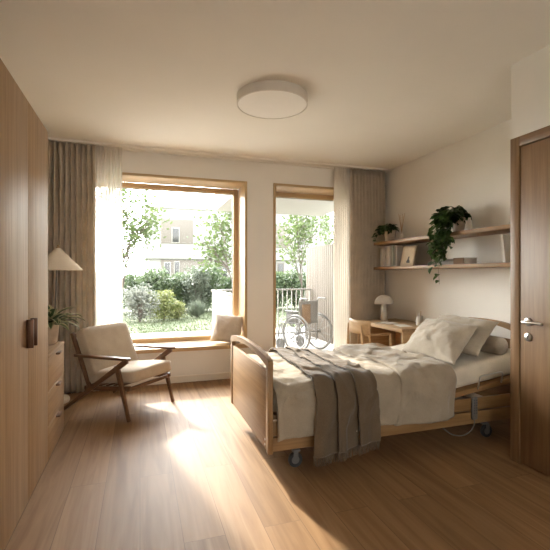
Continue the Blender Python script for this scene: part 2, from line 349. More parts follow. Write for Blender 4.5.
# rear wall; its unseen window is added to let in fill light
bm = NB(); RX0, RX1 = -.6, 1.9
for a in ((XL-.1, RX0, 0, H), (RX0, RX1, 0, .85), (RX0, RX1, 2.3, H), (RX1, XD+.2, 0, H)): box(bm, a[0], a[1], YR-.12, YR, a[2], a[3])
struct('wall_rear', bm, M['wall'])
g = sgroup('added_fill_window', (0.65, YR, 0.85))
bm = NB()
for a in ((RX0, RX0+.06, .85, 2.3), (RX1-.06, RX1, .85, 2.3), (.62, .68, .85, 2.3), (RX0, RX1, .85, .91), (RX0, RX1, 2.24, 2.3)): box(bm, a[0], a[1], YR-.08, YR-.02, a[2], a[3], .004)
obj('fill_window_frame', bm, M['oakZ'], g, True)
obj('glass_pane', B(RX0, RX1, YR-.055, YR-.05, .85, 2.3), M['glass'], g, True)

# baseboards
bb = M['white']
bb = plain('baseboard_paint', (0.74, 0.66, 0.56), 0.7, var=0.01)
bm = NB(); box(bm, XL, DX0-.0, YB-.012, YB, 0, .075, .003); box(bm, DX1, XR, YB-.012, YB, 0, .075, .003); struct('baseboard_back', bm, bb)
struct('baseboard_right', B(XR-.012, XR, YN, YB-.012, 0, .075, .003), bb)
struct('baseboard_left', B(XL, XL+.012, YR, YB-.012, 0, .075, .003), bb)
# curtain track recessed along the ceiling
bm = B(XL, XR, YB-.155, YB-.128, H-.022, H); box(bm, XL, XR, YB-.128, YB-.03, H-.010, H); box(bm, XL, XR, YB-.03, YB, H-.022, H); struct('trim_1', bm, M['ceil'])

# ------------------------------------------------------------------ window and balcony door
def opening(name, x0, x1, z0, z1, door):
    g = sgroup(name, ((x0+x1)/2, YB, z0))
    t = .03; bm = NB(); f0 = YB-.016
    box(bm, x0, x0+t, f0, 5.10, z0, z1, .003); box(bm, x1-t, x1, f0, 5.10, z0, z1, .003)
    obj('side_lining', bm, M['winZ'], g, True)
    obj('head_lining', B(x0+t, x1-t, f0, 5.10, z1-t, z1, .003), M['winX'], g, True)
    if not door:
        obj('window_sill', B(x0-.02, x1+.02, YB-.055, 5.10, z0, z0+.045, .006), M['winX'], g, True)
        zi = z0+.045
    else:
        obj('threshold', B(x0+t, x1-t, YB, 5.19, 0, .02, .003), M['winX'], g, True); zi = .02
    bm = NB(); s = .062; a, c = x0+t, x1-t; zt = z1-t
    box(bm, a, a+s, 5.095, 5.175, zi, zt, .006); box(bm, c-s, c, 5.095, 5.175, zi, zt, .006)
    st = obj('sash_stile', bm, M['winZ'], g, True)
    bm = NB(); box(bm, a+s-.004, c-s+.004, 5.098, 5.172, zt-s, zt, .006); box(bm, a+s-.004, c-s+.004, 5.098, 5.172, zi, zi+s, .006)
    obj('sash_rail', bm, M['winX'], g, True)
    bm = NB(); e = .006
    box(bm, a+s, a+s+e, 5.13, 5.15, zi+s, zt-s); box(bm, c-s-e, c-s, 5.13, 5.15, zi+s, zt-s)
    box(bm, a+s, c-s, 5.13, 5.15, zt-s-e, zt-s); box(bm, a+s, c-s, 5.13, 5.15, zi+s, zi+s+e)
    obj('glazing_seal', bm, M['greyplastic'], g, True)
    obj('glass_pane', B(a+s, c-s, 5.138, 5.143, zi+s, zt-s), M['glass'], g, True)
    return g
opening('window_1', WX0, WX1, WZ0, WZ1, False)
opening('door_2', DX0, DX1, 0, DZ1, True)

# ------------------------------------------------------------------ entrance door
g = sgroup('door_1', (XD, 1.6, 0))
F = XD-.008
bm = NB(); box(bm, F, XD+.085, 2.02, YN+.002, 0, 2.115, .004); box(bm, F, XD+.085, DY0-.01, DY0+.06, 0, 2.115, .004)
obj('door_jamb', bm, M['doorZ'], g, True)
obj('door_head', B(F, XD+.085, DY0+.06, 2.02, 2.05, 2.115, .004), wood('door_oak_rail', D1, D2, 'Y', 0.42), g, True)
obj('door_leaf', B(F+.006, F+.05, DY0+.064, 2.016, .012, 2.045, .004), M['doorZ'], g, True)
hy = 1.957; hx = F+.006
rot = Matrix.Translation((hx, hy, .925)) @ Matrix.Rotation(-PI/2, 4, 'Y')
h = obj('door_handle', lathe(NB(), [(0, 0), (.026, 0), (.026, .006), (.023, .008), (.010, .008), (.009, .045), (0, .045)], 28, mtx=rot), M['chrome'], g, True)
bm = tube(NB(), [(hx-.040, hy+.012, .925), (hx-.042, hy-.01, .925), (hx-.042, hy-.06, .925), (hx-.042, hy-.125, .924)], [.0095, .010, .0095, .0085], 12)
obj('lever', bm, M['chrome'], h, True)
rot = Matrix.Translation((hx, hy, .828)) @ Matrix.Rotation(-PI/2, 4, 'Y')
h = obj('keyhole_plate', lathe(NB(), [(0, 0), (.026, 0), (.026, .006), (.023, .008), (0, .008)], 28, mtx=rot), M['chrome'], g, True)
bm = B(hx-.0088, hx-.0075, hy-.003, hy+.003, .815, .832); lathe(bm, [(0, 0), (.006, 0), (.006, .0012), (0, .0012)], 14, mtx=Matrix.Translation((hx-.0076, hy, .834)) @ Matrix.Rotation(-PI/2, 4, 'Y'))
obj('keyhole', bm, M['rubber'], h, True)

# ------------------------------------------------------------------ curtains
def curtain(name, label, x0, x1, folds, mat, seed, amp=.043, y=4.655, z0=.012, z1=2.572, gather=0.0):
    rnd = random.Random(seed); ph = [rnd.uniform(-.5, .5) for _ in range(folds+2)]
    def fn(u, v):
        x = x0+(x1-x0)*u; z = z1+(z0-z1)*v
        k = u*folds; i = int(min(k, folds-1)); f = k
        wv = math.sin(2*PI*f+ph[i]*0.0+.45*fbm((x*1.2+seed, z*.25, 0), 2))
        a = amp*(.75+.35*fbm((x*4+seed, seed, z*.3), 2))*(.55+.45*min(1, v*4+.3))
        return Vector((x+.010*math.sin(4*PI*f)*v+.006*fbm((x*3, z*.8, seed), 2)*(u > .01)*(u < .99), y+a*wv, z))
    bm = NB(); grid(bm, fn, folds*14, 26)
    o = obj(name, bm, mat, smooth=1.2); return tag(o, label, 'curtain')
o = curtain('drape', 'heavy taupe drape left of the window, behind the armchair', -1.12, -.443, 13, M['drape'], 3); solid(o, .004)
o = curtain('drape', 'heavy taupe drape at the corner by the wall shelves', 2.515, 3.045, 11, M['drape'], 8); solid(o, .004)
curtain('sheer_curtain', 'white sheer curtain over the left end of the large window', -.465, -.18, 9, M['sheer'], 5, .020, 4.648)
curtain('sheer_curtain', 'white sheer curtain over the edge of the balcony door', 2.305, 2.535, 8, M['sheer'], 6, .020, 4.648)

# ------------------------------------------------------------------ ceiling lamp
t = thing('ceiling_lamp', 'round flat drum ceiling lamp with a white diffuser', 'lamp', (.972, 3.02, H))
R0 = .274
obj('lamp_body', lathe(NB(), [(0, 0), (R0, 0), (R0, -.070), (R0-.008, -.072), (R0-.008, -.064), (0, -.064)], 72), M['lampw'], t)
obj('diffuser', lathe(NB(), [(0, -.0655), (R0-.009, -.0655), (R0-.012, -.069), (0, -.071)], 72), plain('opal_diffuser', (0.86, 0.82, 0.76), 0.5, var=.01), t)

# ------------------------------------------------------------------ wardrobe and dresser
WF = -.567
t = thing('wardrobe', 'tall oak wardrobe wall along the left with bronze pulls', 'wardrobe', (-.86, 1.5, 0))
obj('carcass', B(XL+.014, WF-.022, .50, 2.985, 0, 2.15, .002), M['wardZ'], t, True)
seams = [2.985, 2.49, 1.995, 1.50, 1.005, .51]
for i in range(5):
    b_, a_ = seams[i], seams[i+1]
    d = obj('cabinet_door', B(WF-.021, WF, a_+.0015, b_-(.0015 if i else 0), .012, 2.148, .0015), M['wardZ'], t, True)
    hy = a_+.034 if i % 2 == 0 else b_-.034
    hy = a_+.048 if i % 2 == 0 else hy
    obj('handle', B(WF, WF+.034, hy-.007, hy+.007, .835, .985, .003), M['bronze'], d, True)
t = thing('dresser', 'low oak dresser with three drawers beside the wardrobe', 'dresser', (-.86, 3.28, 0))
obj('dresser_body', B(XL+.014, WF-.02, 2.99, 3.575, 0, .68, .002), M['wardY'], t, True)
obj('dresser_top', B(XL+.014, WF+.002, 2.99, 3.578, .68, .70, .003), M['wardY'], t, True)
for k in range(3):
    z1 = .676-.223*k
    d = obj('drawer', B(WF-.020, WF, 2.996, 3.573, z1-.217, z1, .002), M['wardY'], t, True)
    obj('drawer_pull', B(WF-.001, WF+.026, 3.25, 3.35, z1-.022, z1-.008, .004), M['walnut'], d, True)

# ------------------------------------------------------------------ floor lamp
t = thing('floor_lamp', 'floor lamp with a white cone shade in front of the left drape', 'lamp', (-.80, 4.40, 0))
obj('lamp_base', lathe(NB(), [(0, 0), (.15, 0), (.155, .012), (.15, .035), (.02, .04), (0, .04)], 48), M['stone'], t)
obj('pole', tube(NB(), [(0, 0, .035), (.02, -.01, .7), (.045, -.02, 1.30), (.052, -.02, 1.46)], .008, 12), M['palemetal'], t)
sh = obj('lamp_shade', lathe(NB(), [(.212, 1.262), (.215, 1.268), (.213, 1.274), (.02, 1.478), (.016, 1.478), (.205, 1.270), (.212, 1.262)], 64, (.055, -.02, 0)), M['shade'], t)
obj('finial', lathe(NB(), [(0, 1.47), (.018, 1.472), (.02, 1.482), (.008, 1.492), (.010, 1.505), (0, 1.512)], 24, (.055, -.02, 0)), M['desk'], sh)

# ------------------------------------------------------------------ plants
def leaf_heart(L, wd, fold=.25):
    out = [(0, 0, 0), (.12, .36, .03), (.38, .5, .05), (.7, .34, .02), (1.0, 0, -.12), (.7, -.34, .02), (.38, -.5, .05), (.12, -.36, .03)]
    return [Vector((a*L, b*wd, c*L-abs(b)*0+abs(b)*fold*wd*.6)) for a, b, c in out], [(0, 1, 2), (0, 2, 3), (0, 3, 4), (0, 4, 5), (0, 5, 6), (0, 6, 7)]
def mesh_obj(name, verts, faces, mats, parent=None, idx=None, smooth=False):
    me = bpy.data.meshes.new(name); me.from_pydata(verts, [], faces)
    for m in mats: me.materials.append(m)
    if idx:
        for p, i in zip(me.polygons, idx): p.material_index = i
    if smooth:
        for p in me.polygons: p.use_smooth = True
    o = bpy.data.objects.new(name, me); COL.objects.link(o)
    if parent is not None: o.parent = parent
    return o
def put_leaf(V, F, p, d, L, wd, rnd, roll=.5):
    vs, fs = leaf_heart(L, wd); d = Vector(d).normalized()
    q = d.to_track_quat('X', 'Z') @ Euler((rnd.uniform(-roll, roll), 0, 0)).to_quaternion()
    n = len(V); V += [tuple(Vector(p)+q @ v) for v in vs]; F += [tuple(i+n for i in f) for f in fs]

def pot(t, r, h, mat, c=(0, 0, 0), rb=None):
    rb = rb or r*.72
    obj('pot', lathe(NB(), [(0, 0), (rb, 0), (rb+.004, .006), ((r+rb)/2+.004, h*.45), (r, h-.006), (r-.003, h), (r-.009, h-.003), (r-.012, h-.03), (0, h-.03)], 40, c), mat, t)
    obj('soil', lathe(NB(), [(0, h-.016), (r-.010, h-.018), (r-.012, h-.028), (0, h-.028)], 24, c), M['soil'], t)

def trailing_plant(t, top, strands, nmass, massr, masszc, seed, L0=.05, mat=None, cen=(0, 0)):
    rnd = random.Random(seed); V, F = [], []; st = NB()
    for k in range(nmass):
        th = rnd.uniform(0, 2*PI); ph = rnd.uniform(-.25, 1.2); rr = rnd.uniform(.55, 1)
        p = Vector((cen[0]+massr[0]*rr*math.cos(th)*math.cos(ph), cen[1]+massr[1]*rr*math.sin(th)*math.cos(ph), masszc+massr[2]*rr*math.sin(ph)))
        d = Vector((math.cos(th), math.sin(th), rnd.uniform(-1.1, .2)))
        s = rnd.uniform(.75, 1.25); put_leaf(V, F, p, d, L0*s, L0*.85*s, rnd)
        if k % 3 == 0: tube(st, [Vector((0, 0, top)), Vector((p.x*.5, p.y*.5, max(p.z, top)+.015)), p], .0014, 5)
    for pts, step, s in strands:
        pts = [Vector(p) for p in pts]; tube(st, pts, .0016, 5)
        for a, b in zip(pts, pts[1:]):
            n = max(1, int((b-a).length/step))
            for i in range(n):
                p = a.lerp(b, (i+rnd.random())/n); th = rnd.uniform(0, 2*PI)
                d = Vector((math.cos(th)-.4, math.sin(th), rnd.uniform(-1.3, -.2))); q = rnd.uniform(.7, 1.2)*s
                put_leaf(V, F, p+d*.008, d, L0*q, L0*.8*q, rnd)
    obj('stems', st, M['stem'], t); mesh_obj('leaves', V, F, [mat or M['leaf_dark']], t)

def blade_plant(t, z0, n, L, seed, w0=.018):
    rnd = random.Random(seed); V, F, I = [], [], []
    for k in range(n):
        th = 2.4*k+rnd.uniform(-.3, .3); el = rnd.uniform(.5, 1.4); ln = L*rnd.uniform(.7, 1.1); seg = 8
        p = Vector((.012*math.cos(th), .012*math.sin(th), z0)); e = el; ww = w0*rnd.uniform(.8, 1.2)
        side = Vector((-math.sin(th), math.cos(th), 0)); base = len(V)
        for i in range(seg+1):
            s = i/seg; wd = ww*math.sin(PI*min(1, .12+s*.88))**.7*(1 if s < .99 else .05)
            up = Vector((-math.cos(th)*math.sin(e), -math.sin(th)*math.sin(e), math.cos(e)))
            for c in (-1, -.55, 0, .55, 1): V.append(tuple(p+side*wd*c+up*abs(c)*wd*.35))
            p = p+Vector((math.cos(th)*math.cos(e), math.sin(th)*math.cos(e), math.sin(e)))*ln/seg; e -= .17+.06*s
        for i in range(seg):
            for j in range(4):
                a = base+i*5+j; F.append((a, a+1, a+6, a+5)); I.append(1 if j in (0, 3) else 0)
    mesh_obj('leaves', V, F, [M['leaf_mid'], M['leaf_var']], t, I, True)

t = thing('potted_dracaena', 'potted plant with cream-edged strap leaves on the dresser', 'plant', (-.655, 3.47, .70))
pot(t, .072, .15, M['ceramic']); blade_plant(t, .12, 34, .27, 4, .034)

t = thing('potted_fern', 'small leafy plant in a beige pot at the far end of the upper shelf', 'plant', (2.955, 4.40, 1.63))
pot(t, .068, .145, M['ceramic'], rb=.045)
trailing_plant(t, .125, [([(0, 0, .12), (-.06, .07, .19), (-.12, .11, .12), (-.135, .115, .03)], .012, .9), ([(0, 0, .12), (-.05, -.06, .18), (-.07, -.13, .10)], .016, .8)], 110, (.10, .13, .07), .155, 5, .055, cen=(-.03, .02))

t = thing('reed_diffuser', 'reed diffuser in a small white bottle on the upper shelf', 'diffuser', (2.955, 4.16, 1.63))
obj('bottle', lathe(NB(), [(0, 0), (.020, 0), (.022, .004), (.022, .06), (.018, .07), (.010, .076), (.010, .095), (0, .095)], 24), M['ceramicw'], t)
for k in range(6):
    a = k*1.05; obj('reed', tube(NB(), [(0, 0, .09), (.03*math.cos(a), .045*math.sin(a), .30+.01*(k % 3))], .0022, 6), M['desk'], t)

t = thing('trailing_pothos', 'large dark green trailing plant spilling over both shelves', 'plant', (2.955, 3.245, 1.63))
pot(t, .062, .15, M['ceramic'])
rnd = random.Random(11); strands = []
for k in range(9):
    y = rnd.uniform(-.10, .09); x = -.16-rnd.uniform(0, .05); zb = -rnd.uniform(.02, .19)*(1.0-.8*abs(y-.04))
    strands.append(([(0, 0, .14), (x*.55, y*.5, .20+rnd.uniform(-.02, .03)), (x, y*.85, .10), (x-.01, y, zb*.5), (x-.005+rnd.uniform(-.02, .02), y+rnd.uniform(-.02, .02), zb)], .020, 1.0))
for k in range(3):
    y = .0+.07*k; strands.append(([(-.165, y, -.02), (-.17, y+.01, -.15), (-.17, y+.015, -.26-.03*k)], .022, .95))
strands.append(([(-.16, .07, 0), (-.17, .08, -.2), (-.175, .075, -.36), (-.17, .065, -.50)], .045, .75))
strands.append(([(-.16, .13, .02), (-.17, .145, -.15), (-.175, .13, -.27)], .035, .7))
trailing_plant(t, .13, strands, 120, (.12, .13, .12), .16, 12, .080, cen=(-.06, .035))

t = thing('bud_vase', 'small white conical vase beside the trailing plant on the upper shelf', 'vase', (2.975, 3.125, 1.63))
obj('vase_body', lathe(NB(), [(0, 0), (.036, 0), (.038, .006), (.026, .08), (.012, .125), (.013, .135), (.009, .133), (.007, .12), (0, .12)], 28), M['ceramicw'], t)

# ------------------------------------------------------------------ shelves and what stands on them
SX = 2.82
for z, lab in ((1.63, 'upper oak wall shelf carrying the potted plants'), (1.322, 'lower oak wall shelf carrying the books')):
    t = obj('wall_shelf', B(SX, XR, YN+.002, 4.56, z-.036, z, .003), M['oakY']); tag(t, lab, 'shelf')
SZ = 1.322
def book(y, th, h, d, mat, label, lean=0.0, group=None, x=None):
    t = thing('book', label, 'book', ((x or 2.86), y, SZ), 0, group)
    m = Matrix.Rotation(lean, 4, 'X')
    bm = NB(); box(bm, 0, d, -th/2, -th/2+.003, 0, h, .0008, m); box(bm, 0, d, th/2-.003, th/2, 0, h, .0008, m); box(bm, 0, .003, -th/2, th/2, 0, h, .0008, m)
    obj('cover', bm, mat, t); obj('pages', B(.003, d-.004, -th/2+.003, th/2-.003, .003, h-.004, 0, m), M['paper'], t); return t
lab = ['outermost white book at the shelf end by the drape', 'slim pale book second from the drape', 'pale book third from the drape', 'thick white book fourth from the drape',
       'sage grey book fifth from the drape', 'slim pale book sixth from the drape', 'grey book beside the leaning picture book']
y = 4.465
for k, (th, h, mt) in enumerate(((.046, .225, 'bk_white'), (.030, .24, 'bk_white'), (.040, .245, 'bk_white'), (.054, .25, 'bk_white'), (.040, .255, 'bk_sage'), (.034, .25, 'bk_white'), (.042, .235, 'bk_grey'))):
    book(y-th/2, th, h, .17, M[mt], lab[k], x=2.86+.012*((k*7) % 3), group='upright books on the lower shelf'); y -= th+(.014 if k in (0, 2, 3) else .007)
# picture book leaning against the wall, cover towards the room
t = thing('picture_book', 'tan picture book with a dark figure on its cover, lower shelf', 'book', (2.872, 3.962, SZ))
m = Matrix.Rotation(.22, 4, 'Y')
obj('cover', B(0, .022, -.12, .12, 0, .235, .002, m), M['bk_tan'], t)
bm = NB(); prism(bm, [(-.095, .03), (.075, .03), (.075, .21), (-.095, .21)], -.0015, 0, 'YZ'); bmesh.ops.transform(bm, matrix=m, verts=bm.verts)
p = obj('cover_panel', bm, plain('cover_sand', (.55, .45, .31), .8), t)
bm = NB(); prism(bm, [(-.06, .035), (.0, .035), (.01, .05), (-.005, .07), (-.012, .095), (-.02, .112), (-.032, .11), (-.036, .095), (-.03, .08), (-.05, .06)], -.0028, -.0012, 'YZ'); bmesh.ops.transform(bm, matrix=m, verts=bm.verts)
obj('cover_figure', bm, M['rubber'], p)
def flat_book(x, y, z, lx, ly, th, mat, label, rz=0, grp=None):
    t = thing('book', label, 'book', (x, y, z), rz, grp)
    bm = NB(); box(bm, -lx/2, lx/2, -ly/2, ly/2, 0, .003, .001); box(bm, -lx/2, lx/2, -ly/2, ly/2, th-.003, th, .001); box(bm, -lx/2, -lx/2+.003, -ly/2, ly/2, 0, th, .001)
    obj('cover', bm, mat, t); obj('pages', B(-lx/2+.003, lx/2-.004, -ly/2+.004, ly/2-.004, .003, th-.003), M['paper'], t)
flat_book(2.945, 3.33, SZ, .17, .25, .030, M['bk_white'], 'white book lying flat under another below the trailing plant')
flat_book(2.955, 3.315, SZ+.0302, .16, .22, .026, M['bk_grey'], 'grey book lying on top of the flat white book', .08)
flat_book(2.93, 3.13, SZ, .16, .135, .060, M['bk_brown'], 'thick brown book lying flat on the lower shelf')
book(2.69, .028, .24, .17, M['bk_white'], 'white book leaning at the door end of the lower shelf', -.12, x=2.93)

# ------------------------------------------------------------------ desk, its chair and desk things
DZ = .665; dx0, dy0, dy1 = 2.53, 3.56, 4.50
t = thing('desk', 'light oak desk against the right wall below the shelves', 'desk', (2.8, 4.03, 0))
obj('desktop', B(dx0, XR-.014, dy0, dy1, DZ-.035, DZ, .004), M['desk'], t, True)
obj('end_panel', B(dx0+.02, XR-.02, dy0+.01, dy0+.04, 0, DZ-.035, .003), wood('desk_panel', (0.55, 0.38, 0.215), (0.42, 0.275, 0.145), 'X'), t, True)
obj('end_panel', B(dx0+.02, XR-.02, dy1-.04, dy1-.01, 0, DZ-.035, .003), wood('desk_panel_far', (0.55, 0.38, 0.215), (0.42, 0.275, 0.145), 'X'), t, True)
obj('back_panel', B(XR-.05, XR-.02, dy0+.04, dy1-.04, .2, DZ-.035, .003), M['desk'], t, True)

t = thing('table_lamp', 'small white mushroom table lamp at the far end of the desk', 'lamp', (2.83, 4.34, DZ))
obj('lamp_base', lathe(NB(), [(0, 0), (.040, 0), (.043, .01), (.040, .12), (.030, .19), (.028, .21), (0, .21)], 36), M['lampw'], t)
obj('lamp_shade', lathe(NB(), [(.112, .205), (.112, .215), (.104, .25), (.080, .285), (.045, .305), (0, .312), (0, .300), (.075, .278), (.103, .215), (.112, .205)], 48), M['lampw'], t)

t = thing('pencil_cup', 'white cup holding pencils on the desk', 'cup', (2.93, 3.80, DZ))
obj('cup', lathe(NB(), [(0, 0), (.034, 0), (.037, .004), (.037, .10), (.034, .10), (.033, .008), (0, .008)], 32), M['ceramicw'], t)
for k, (a, ln) in enumerate(((.4, .155), (2.3, .16), (4.2, .13))):
    obj('pencil', tube(NB(), [(.008*math.cos(a+PI), .008*math.sin(a+PI), .012), (.030*math.cos(a), .030*math.sin(a), ln)], .0038, 6), M['paper'] if k else M['graphite'], t)

t = thing('open_notebook', 'open white notebook lying on the desk', 'notebook', (2.70, 4.10, DZ), .25)
bm = NB()
for s in (-1, 1):
    def fn(u, v, s=s): return Vector((-.075+.15*u, s*(.002+.11*v), .004+.010*math.sin(PI*min(1, v*1.2))*(1-v)))
    grid(bm, fn, 4, 8)
o = obj('pages', bm, M['paper'], t); solid(o, .003, -1)
obj('cover', B(-.08, .08, -.118, .118, 0, .002), M['bk_grey'], t)
t = tag(obj('paper_sheet', B(-.07, .07, -.10, .10, 0, .0015), M['paper']), 'loose sheet of paper on the desk beside the notebook', 'paper'); t.location = (2.74, 3.84, DZ); t.rotation_euler = (0, 0, -.2)

def desk_chair():
    t = thing('desk_chair', 'light wooden armchair with a curved back at the desk', 'chair', (2.37, 3.88, 0))
    mt = M['desk']
    obj('seat', B(-.19, .21, -.20, .20, .425, .448, .01), mt, t)
    def back(u, v):
        a = -1.15+2.3*u; r = .205
        return Vector((-.05-r*math.cos(a)*.85, r*1.02*math.sin(a), .60+.145*v+.008*math.cos(a)))
    bm = NB(); grid(bm, back, 20, 4); o = obj('backrest', bm, mt, t); solid(o, .014, 0)
    for s in (-1, 1):
        bm = tube(NB(), [(-.17, s*.165, .605), (-.12, s*.19, .60), (.0, s*.208, .602), (.10, s*.21, .605)], .015, 10, flat=.75)
        obj('armrest', bm, mt, t)
        obj('leg', tube(NB(), [(.10, s*.208, .608), (.115, s*.203, .44), (.13, s*.205, 0)], [.014, .016, .011], 10), mt, t)
        obj('leg', tube(NB(), [(-.20, s*.13, .70), (-.19, s*.165, .44), (-.22, s*.185, 0)], [.011, .017, .011], 10), mt, t)
    bm = B(-.17, .13, -.19, -.172, .385, .425, .004); box(bm, -.17, .13, .172, .19, .385, .425, .004); box(bm, .10, .12, -.18, .18, .385, .425, .004)
    obj('seat_frame', bm, mt, t)
desk_chair()

# ------------------------------------------------------------------ soft things
def pillow_bm(w, h, th, seed, n=34, wr=.006, dip=0.0):
    bm = NB()
    def shape(u, v, s):
        a, b = 2*u-1, 2*v-1
        pinch = 1-.07*(1-a*a)*abs(b)**3; pinch2 = 1-.08*(1-b*b)*abs(a)**3
        e = max(0, (1-abs(a)**2.6)*(1-abs(b)**2.6))**.62
        z = s*th/2*e*(1+.16*fbm((a*1.3+seed, b*1.3, s), 3))
        z += .8*wr*fbm((a*3.2+seed, b*2.2+a*1.5, seed), 4)*min(1, e*2)+s*wr*.5*(1-min(1, abs(noise.noise(Vector((a*2.6+b*1.4+seed, b*2.4-a, seed*2.0))))*4))**2*min(1, e*1.5)
        z -= dip*math.exp(-(a*a+b*b)*3)*s if s > 0 else 0
        edge = .006*fbm((a*3+seed, b*3, 7), 2)
        return Vector((w/2*a*pinch2+edge, h/2*b*pinch+edge, z))
    for s in (1, -1):
        V = [[bm.verts.new(shape(i/n, j/n, s)) for j in range(n+1)] for i in range(n+1)]
        for i in range(n):
            for j in range(n):
                f = (V[i][j], V[i+1][j], V[i+1][j+1], V[i][j+1]); bm.faces.new(f if s > 0 else f[::-1])
    bmesh.ops.remove_doubles(bm, verts=bm.verts, dist=.0025)
    return bm
def place(o, loc, M3):
    o.matrix_world = Matrix.Translation(loc) @ M3.to_4x4()
def lean(wd, up, roll=0):
    """basis: local x along wd, local y along up"""
    x = Vector(wd).normalized(); y = Vector(up).normalized(); z = x.cross(y).normalized(); y = z.cross(x)
    return Matrix((x, y, z)).transposed()

o = tag(obj('cushion', pillow_bm(.37, .36, .17, 2, wr=.010), M['seatpad'], smooth=2), 'grey linen cushion on the window seat beside the right reveal', 'cushion')
place(o, (1.005, 4.90, .572), lean((.90, -.34, -.10), (.16, .36, .92)))

# ------------------------------------------------------------------ armchair
t = thing('lounge_chair', 'low walnut-framed armchair with greige cushions by the window', 'armchair', (-.167, 4.075, 0), math.atan2(-.665, .746))
wal = M['walnut']; Y = (0, 1, 0)
def rbox(w, d, h, r, seed, bulge=.012):
    bm = NB(); bmesh.ops.create_cube(bm, size=1); bmesh.ops.subdivide_edges(bm, edges=bm.edges[:], cuts=9, use_grid_fill=True)
    for v in bm.verts:
        c = v.co*2; n = Vector((c.x, c.y, c.z)); hx, hy, hz = w/2, d/2, h/2
        p = Vector((c.x*hx, c.y*hy, c.z*hz)); q = Vector((max(-hx+r, min(hx-r, p.x)), max(-hy+r, min(hy-r, p.y)), max(-hz+r, min(hz-r, p.z))))
        d_ = p-q
        if d_.length > 1e-6: p = q+d_.normalized()*min(r, d_.length if max(abs(c.x), abs(c.y), abs(c.z)) < .99 else r)
        p.z += (1 if c.z > 0 else -1)*bulge*(1-c.x**2)*(1-c.y**2)*abs(c.z)+.003*fbm((p.x*9+seed, p.y*9, p.z*9), 3)
        v.co = p
    return bm
for s in (-1, 1):
    y = s*.292
    bm = NB(); prism(bm, [(.40, -.002), (.385, .022), (.10, .034), (-.20, .024), (-.238, .012), (-.238, -.012), (-.20, -.022), (.10, -.030), (.385, -.024)], .512-.011, .512+.011, 'XY', .004)
    bmesh.ops.transform(bm, matrix=Matrix.Translation((0, y+s*.008, 0)) @ Matrix.Rotation(-.02, 4, 'Y'), verts=bm.verts)
    obj('armrest', bm, wal, t)
    bm = bar(NB(), (.235, y, .455), (.367, y, .0), .046, .026, Y, .5); obj('leg', bm, wal, t)
    bm = bar(NB(), (.345, y, .505), (-.385, y, .012), .046, .024, Y, .62); obj('leg', bm, wal, t, )
    bm = bar(NB(), (-.322, s*.262, .695), (-.105, s*.262, .225), .036, .024, Y, 1.1); obj('back_post', bm, wal, t)
    bm = bar(NB(), (.355, s*.262, .268), (-.16, s*.262, .215), .036, .022, Y); obj('seat_rail', bm, wal, t)
bm = bar(NB(), (.33, -.275, .255), (.33, .275, .255), .030, .022, (1, 0, 0)); obj('front_rail', bm, wal, t)
bm = bar(NB(), (-.15, -.275, .225), (-.15, .275, .225), .030, .022, (1, 0, 0)); obj('rear_rail', bm, wal, t)
bm = bar(NB(), (-.315, -.26, .67), (-.315, .26, .67), .035, .018, (1, 0, 0)); obj('back_rail', bm, wal, t)
for k in range(5): obj('seat_slat', bar(NB(), (-.08+.085*k, -.26, .245+.0095*k), (-.08+.085*k, .26, .245+.0095*k), .03, .010, (0, 0, 1)), wal, t)
o = obj('seat_cushion', rbox(.56, .525, .115, .032, 3), M['cushion'], t, smooth=2)
o.location = (.105, 0, .335); o.rotation_euler = (0, -.10, 0)
o = obj('back_cushion', rbox(.125, .55, .45, .036, 6, .006), M['cushion'], t, smooth=2)
o.location = (-.150, 0, .525); o.rotation_euler = (0, -.40, 0)

# ------------------------------------------------------------------ hospital bed
bx0, bx1, by0, by1 = .735, 2.88, 2.345, 3.335
t = thing('care_bed', 'oak care bed on castors with linen bedding', 'bed', ((bx0+bx1)/2, (by0+by1)/2, 0))
BED = t
def endboard(name, xc, zend, ztop, panel_z):
    th = .032
    e = obj(name, B(xc-.010, xc+.012, by0+.012, by1-.012, .16, panel_z, .002), wood('panel_oak_'+name, OAK1, OAK2, 'Y'), t, True)
    for s, y in ((-1, by0), (1, by1)): obj('post', B(xc-th/2, xc+th/2, y-.03 if s < 0 else y-.012, y+.012 if s < 0 else y+.03, .155, zend-.059, .003), M['oakZ'], e, True)
    n = 18; top, bot = [], []
    y0, y1 = by0-.03, by1+.03
    for i in range(n+1):
        u = i/n; a = 2*u-1; top.append((y0+(y1-y0)*u, zend+(ztop-zend)*(1-abs(a)**2.4)))
    top[0] = (y0, zend-.018); top[-1] = (y1, zend-.018); top.insert(1, (y0+.008, zend-.004)); top.insert(-1, (y1-.008, zend-.004))
    for i in range(n+1):
        u = i/n; a = 2*u-1; bot.append((y0+.042+(y1-y0-.084)*u, zend-.042+(ztop-zend+.008)*(1-abs(a)**2.2)))
    bm = NB(); A = [(y0, zend-.06)]+top+[(y1, zend-.06)]
    poly = A+[(y1-.042, zend-.06)]+bot[::-1]+[(y0+.042, zend-.06)]
    prism(bm, poly, xc-th/2, xc+th/2, 'YZ'); obj('arched_rail', bm, M['oakY'], e, True, smooth=.5)
    return e
fb = endboard('footboard', .735, .715, .752, .640)
endboard('headboard', 2.86, .74, .84, .70)
for k, z in enumerate((.22, .19)):
    obj('bolt', lathe(NB(), [(0, 0), (.007, 0), (.007, .003), (0, .004)], 14, mtx=Matrix.Translation((.735-.0105, by0+.045, z)) @ Matrix.Rotation(-PI/2, 4, 'Y')), M['chrome'], fb, True)
for y in (by0, by1-.022):
    obj('side_rail', B(.755, 2.845, y, y+.022, .155, .240, .003), M['oakX'], t, True)
    obj('side_rail', B(.755, 2.845, y, y+.022, .250, .337, .003), M['oakX'], t, True)
obj('platform', B(.76, 2.0, by0+.03, by1-.03, .335, .368, .004), M['oakX'], t, True)
